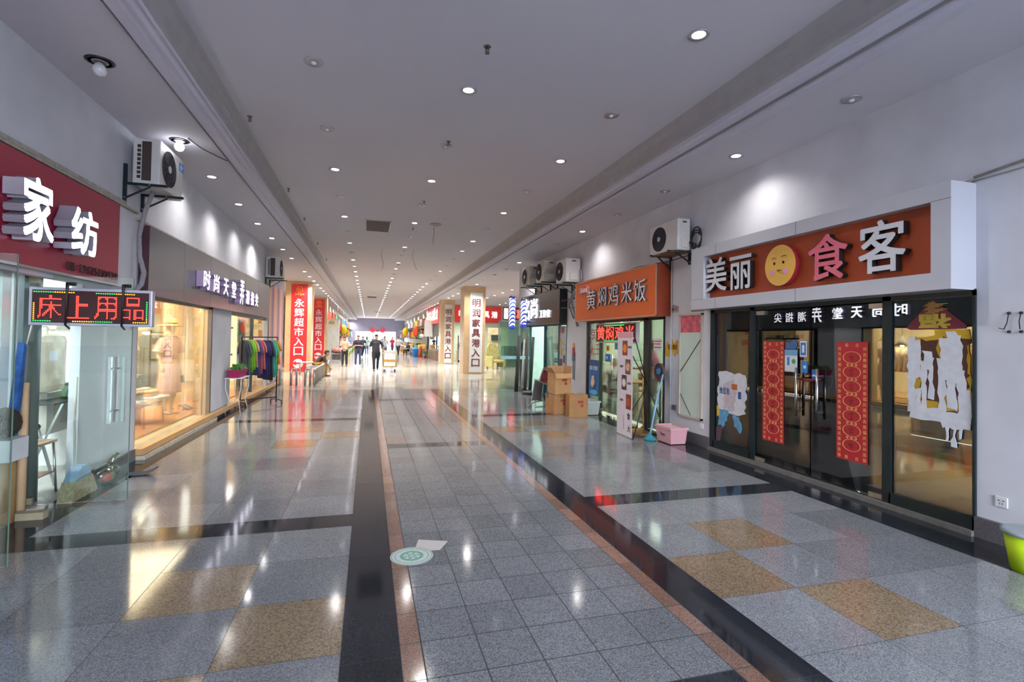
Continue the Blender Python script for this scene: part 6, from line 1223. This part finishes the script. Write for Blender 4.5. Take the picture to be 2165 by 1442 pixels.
        ft = V3(0, -1, 0); body.tube([an[i], an[i]+V3(0, -.04, -.04), an[i]+V3(0, -.15, -.055)], [.036, .038, .025], 8)
    if s != 1: body.v = [(a*s, b*s, c*s) for a, b, c in body.v]
    remesh('body', body, SKIN, t, vox)
    def sc(m_): m_.v = [(a*s, b*s, c*s) for a, b, c in m_.v]; return m_
    sm_ = MB().tube([T((0, 0, .86)), T((0, 0, .98)), c1, c2, T((0, 0, 1.40)), T((0, 0, 1.435))], [.158*k, .155*k, .145*k, .162*k, .10, .066], 18, sy=.78).tube([sh[0]+V3(.0, 0, .0), nk+V3(0, 0, -.06), sh[1]], [.070, .085, .070], 10)
    for i in range(2): e_ = sh[i].lerp(el[i], min(1, sleeve*1.5)); sm_.tube([sh[i], sh[i].lerp(e_, .5), e_]+([el[i].lerp(wr[i], .85)] if sleeve > .9 else []), [.070, .066, .064]+([.045] if sleeve > .9 else []), 10)
    remesh('shirt', sc(sm_), M('cloth_'+shirt[1:], shirt, .85, noise=.1, nscale=12), t, vox)
    pn = MB().tube([H+V3(0, 0, .08), H+V3(0, 0, .0), H+V3(0, 0, -.06)], [.140*k, .158*k, .13*k], 16, sy=.8)
    if skirt: loft(pn, [((0, 0, hipz-.45), .21, .17), ((0, 0, hipz-.2), .19, .15), ((0, 0, hipz+.05), .14, .11)])
    for i in range(2):
        e_ = an[i]+V3(0, 0, .02) if not skirt else kn[i]
        pn.tube([hip[i], hip[i].lerp(kn[i], .5), kn[i], kn[i].lerp(e_, .5), e_], [.108*k, .092*k, .070, .064, .056], 12)
    remesh('trousers' if not skirt else 'skirt', sc(pn), M('cloth_'+pants[1:], pants, .85, noise=.1, nscale=12), t, vox)
    for i in range(2):
        a_ = an[i]; shm = MB().tube([a_+V3(0, .05, -.045), a_+V3(0, -.02, -.03), a_+V3(0, -.12, -.05), a_+V3(0, -.18, -.06)], [.036, .046, .040, .022], 10, sy=.75)
        shm.v = [(a, b, max(c, .003)) for a, b, c in sc(shm).v]; build('shoe', shm, M('shoe_'+shoes[1:], shoes, .5), t)
    hm = MB()
    if cap: hm.lathe([(.088, -.02), (.09, .03), (.075, .09), (.03, .118), (.001, .12)], (hd.x, hd.y+.01, hd.z+.02), 18, sy=1.15).box(hd.x-.06, hd.x+.06, hd.y-.18, hd.y-.08, hd.z+.015, hd.z+.03); build('cap', sc(hm), M('cap_'+cap[1:], cap, .8), t)
    else:
        hm.ell((hd.x, hd.y+.004, hd.z+.062), .086, .106, .070, 16); hm.ell((hd.x, hd.y+.04, hd.z+.0), .084, .078, .092, 14)
        if female: hm.ell((hd.x, hd.y+.05, hd.z-.09), .075, .055, .12, 12)
        remesh('hair', sc(hm), M('hair_'+hair[1:], hair, .6), t, vox)
    eb = MB()
    for q in S: eb.ell((hd.x+q*.03, hd.y-.085, hd.z+.008), .011, .006, .006, 8).bar((hd.x+q*.018, hd.y-.092, hd.z+.030), (hd.x+q*.045, hd.y-.088, hd.z+.030), .004, .007)
    build('eyes', sc(eb), M('eye_dark', '#1b1512', .4), t)
    return t
person('woman in a beige top and black trousers looking down at her hands', -1.2, 28.6, -.15, '#c4a890', '#1a1a20', arms='phone', h=1.62, female=True, headdown=1)
person('person with folded arms in a dark navy T-shirt and blue jeans', -.52, 28.6, .1, '#23222e', '#2c3350', arms='fold', h=1.68, shoes='#d8d8d8')
person('man in a black T-shirt and black trousers walking and pulling a cart', .36, 24.4, .05, '#2c2b33', '#1d1d24', arms=['down', 'pull'], legs='walk', h=1.72, build_=1.12, shoes='#3a2420')
person('person in patterned dark shirt and mustard trousers bending forward on the metal bench', -2.02, 21.6, PI/2+.15, '#4a3a34', '#a07a20', arms='reach', legs='sit', seat=.50, bend=.75, h=1.62, shoes='#8a2a30')
person('distant person in dark blue clothes left of the walking man', -.42, 42.0, .3, '#27345a', '#22304e', arms='down', legs='walk', h=1.62)
person('distant woman in a mint top and blue jeans walking away', -.12, 44.5, PI, '#a8cabc', '#466a8c', arms='down', legs='walk2', h=1.62, female=True)
person('distant person in a light shirt behind the walking man', 1.15, 38.0, .2, '#b0b6c0', '#6a6a78', arms='down', h=1.66)
person('small distant figure in blue near the bright exit', .55, 60, 0, '#5f86a8', '#3a5678', h=1.66, vox=.02)
person('small distant figure in dark clothes near the bright exit', 1.75, 66, 0, '#3a3036', '#2a2430', h=1.6, vox=.02)
person('distant woman in a red top and grey skirt by the right stalls', 2.15, 48.5, .4, '#a8324a', '#5c4658', arms='down', legs='walk', h=1.62, female=True)
person('distant man in a white shirt and black trousers by the right stalls', 2.5, 44.8, -.5, '#c4c8c6', '#20242a', arms=['down', 'hip'], legs='walk2', h=1.66)
person('distant seated vendor in dark green clothes by the right stalls', 3.55, 47.5, -.9, '#2d3a3a', '#26282c', arms='fore', legs='sit', seat=.45, h=1.62, vox=.018)
person('distant vendor in pink standing at the left stalls behind the metal cart', -1.95, 37.9, PI/2, '#a87078', '#4a4448', arms='fore', h=1.6, vox=.018)
person('noodle shop worker in a grey cap, pink sleeves and pale apron', 5.62, 9.25, -PI/2-.7, '#b25c80', '#4c4a44', arms=['hip', 'fore'], cap='#6e6458', h=1.62, sleeve=1, vox=.012)
person('customer with dark hair sitting low behind the noodle shop door', 5.62, 11.0, PI, '#c9c6bc', '#2e3038', arms='fore', legs='sit', seat=.47, h=1.62, hair='#2a2220', vox=.012)
one('apron', MB().poly([(-.14, .62), (-.15, 1.02), (-.09, 1.30), (.09, 1.30), (.15, 1.02), (.14, .62)], -.165, -.155), M('apron_pale', '#c9cbbd', .8), 'pale apron worn by the noodle shop worker', 'apron', (5.62, 9.25, 0), -PI/2-.7)
t = thing('stool', 'low stool under the seated customer in the noodle shop', 'stool', (5.62, 11.0, 0)); build('seat', MB().lathe([(.16, .36), (.17, .385), (.01, .39)], n=20), M('stool_red', '#a83a34', .5), t)
for k in range(4): a = PI/4+k*PI/2; build('leg', MB().tube([(.15*math.cos(a), .15*math.sin(a), 0), (.12*math.cos(a), .12*math.sin(a), .37)], .014, 6), STEEL, t)
t = thing('stool', 'low stool under the seated vendor by the right stalls', 'stool', (3.55, 47.5, 0)); build('seat', MB().lathe([(.16, .34), (.17, .365), (.01, .37)], n=16), M('stool_yellow', '#c9a42c', .5), t); build('leg', MB().tube([(-.1, 0, 0), (-.1, 0, .35)], .02, 6).tube([(.1, 0, 0), (.1, 0, .35)], .02, 6), STEEL, t)
# cart pulled by the man
t = thing('trolley', 'yellow framed trolley stacked with white boxes behind the walking man', 'cart', (.98, 24.45, 0), 0)
YM = M('trolley_yellow', '#8f7a26', .4, .3); build('platform', MB().box(-.29, .29, -.3, .4, .20, .25), YM, t)
build('frame', MB().tube([(-.29, -.3, .22), (-.29, -.3, .98), (.29, -.3, .98), (.29, -.3, .22)], .018, 8).tube([(-.29, .4, .22), (-.29, .4, .9), (.29, .4, .9), (.29, .4, .22)], .018, 8), YM, t)
for sx in (-1, 1):
    for y in (-.24, .34): build('wheel', MB().tube([(sx*.24-.02, y, .07), (sx*.24+.02, y, .07)], .07, 14), BLACKM, t); build('caster', MB().box(sx*.24-.03, sx*.24+.03, y-.03, y+.03, .12, .2), STEEL, t)
build('handle', MB().tube([(-.29, -.28, .95), (-.33, -.2, 1.05), (-.30, .0, 1.0)], .012, 6), YM, t)
for i, (z, h_) in enumerate(((.25, .22), (.56, .40))): one('white_box', MB().box(-.26, .26, -.28, .36, 0, h_), M('styrofoam', '#eceef0', .6), ['lower', 'upper'][i]+' white box on the yellow trolley', 'box', (.98, 24.45, z), bevel=.01)
one('tan_box', MB().box(-.27, .27, -.29, .37, 0, .085), M('tan_band', '#c29a3e', .6), 'flat tan box between the white boxes on the trolley', 'box', (.98, 24.45, .472))
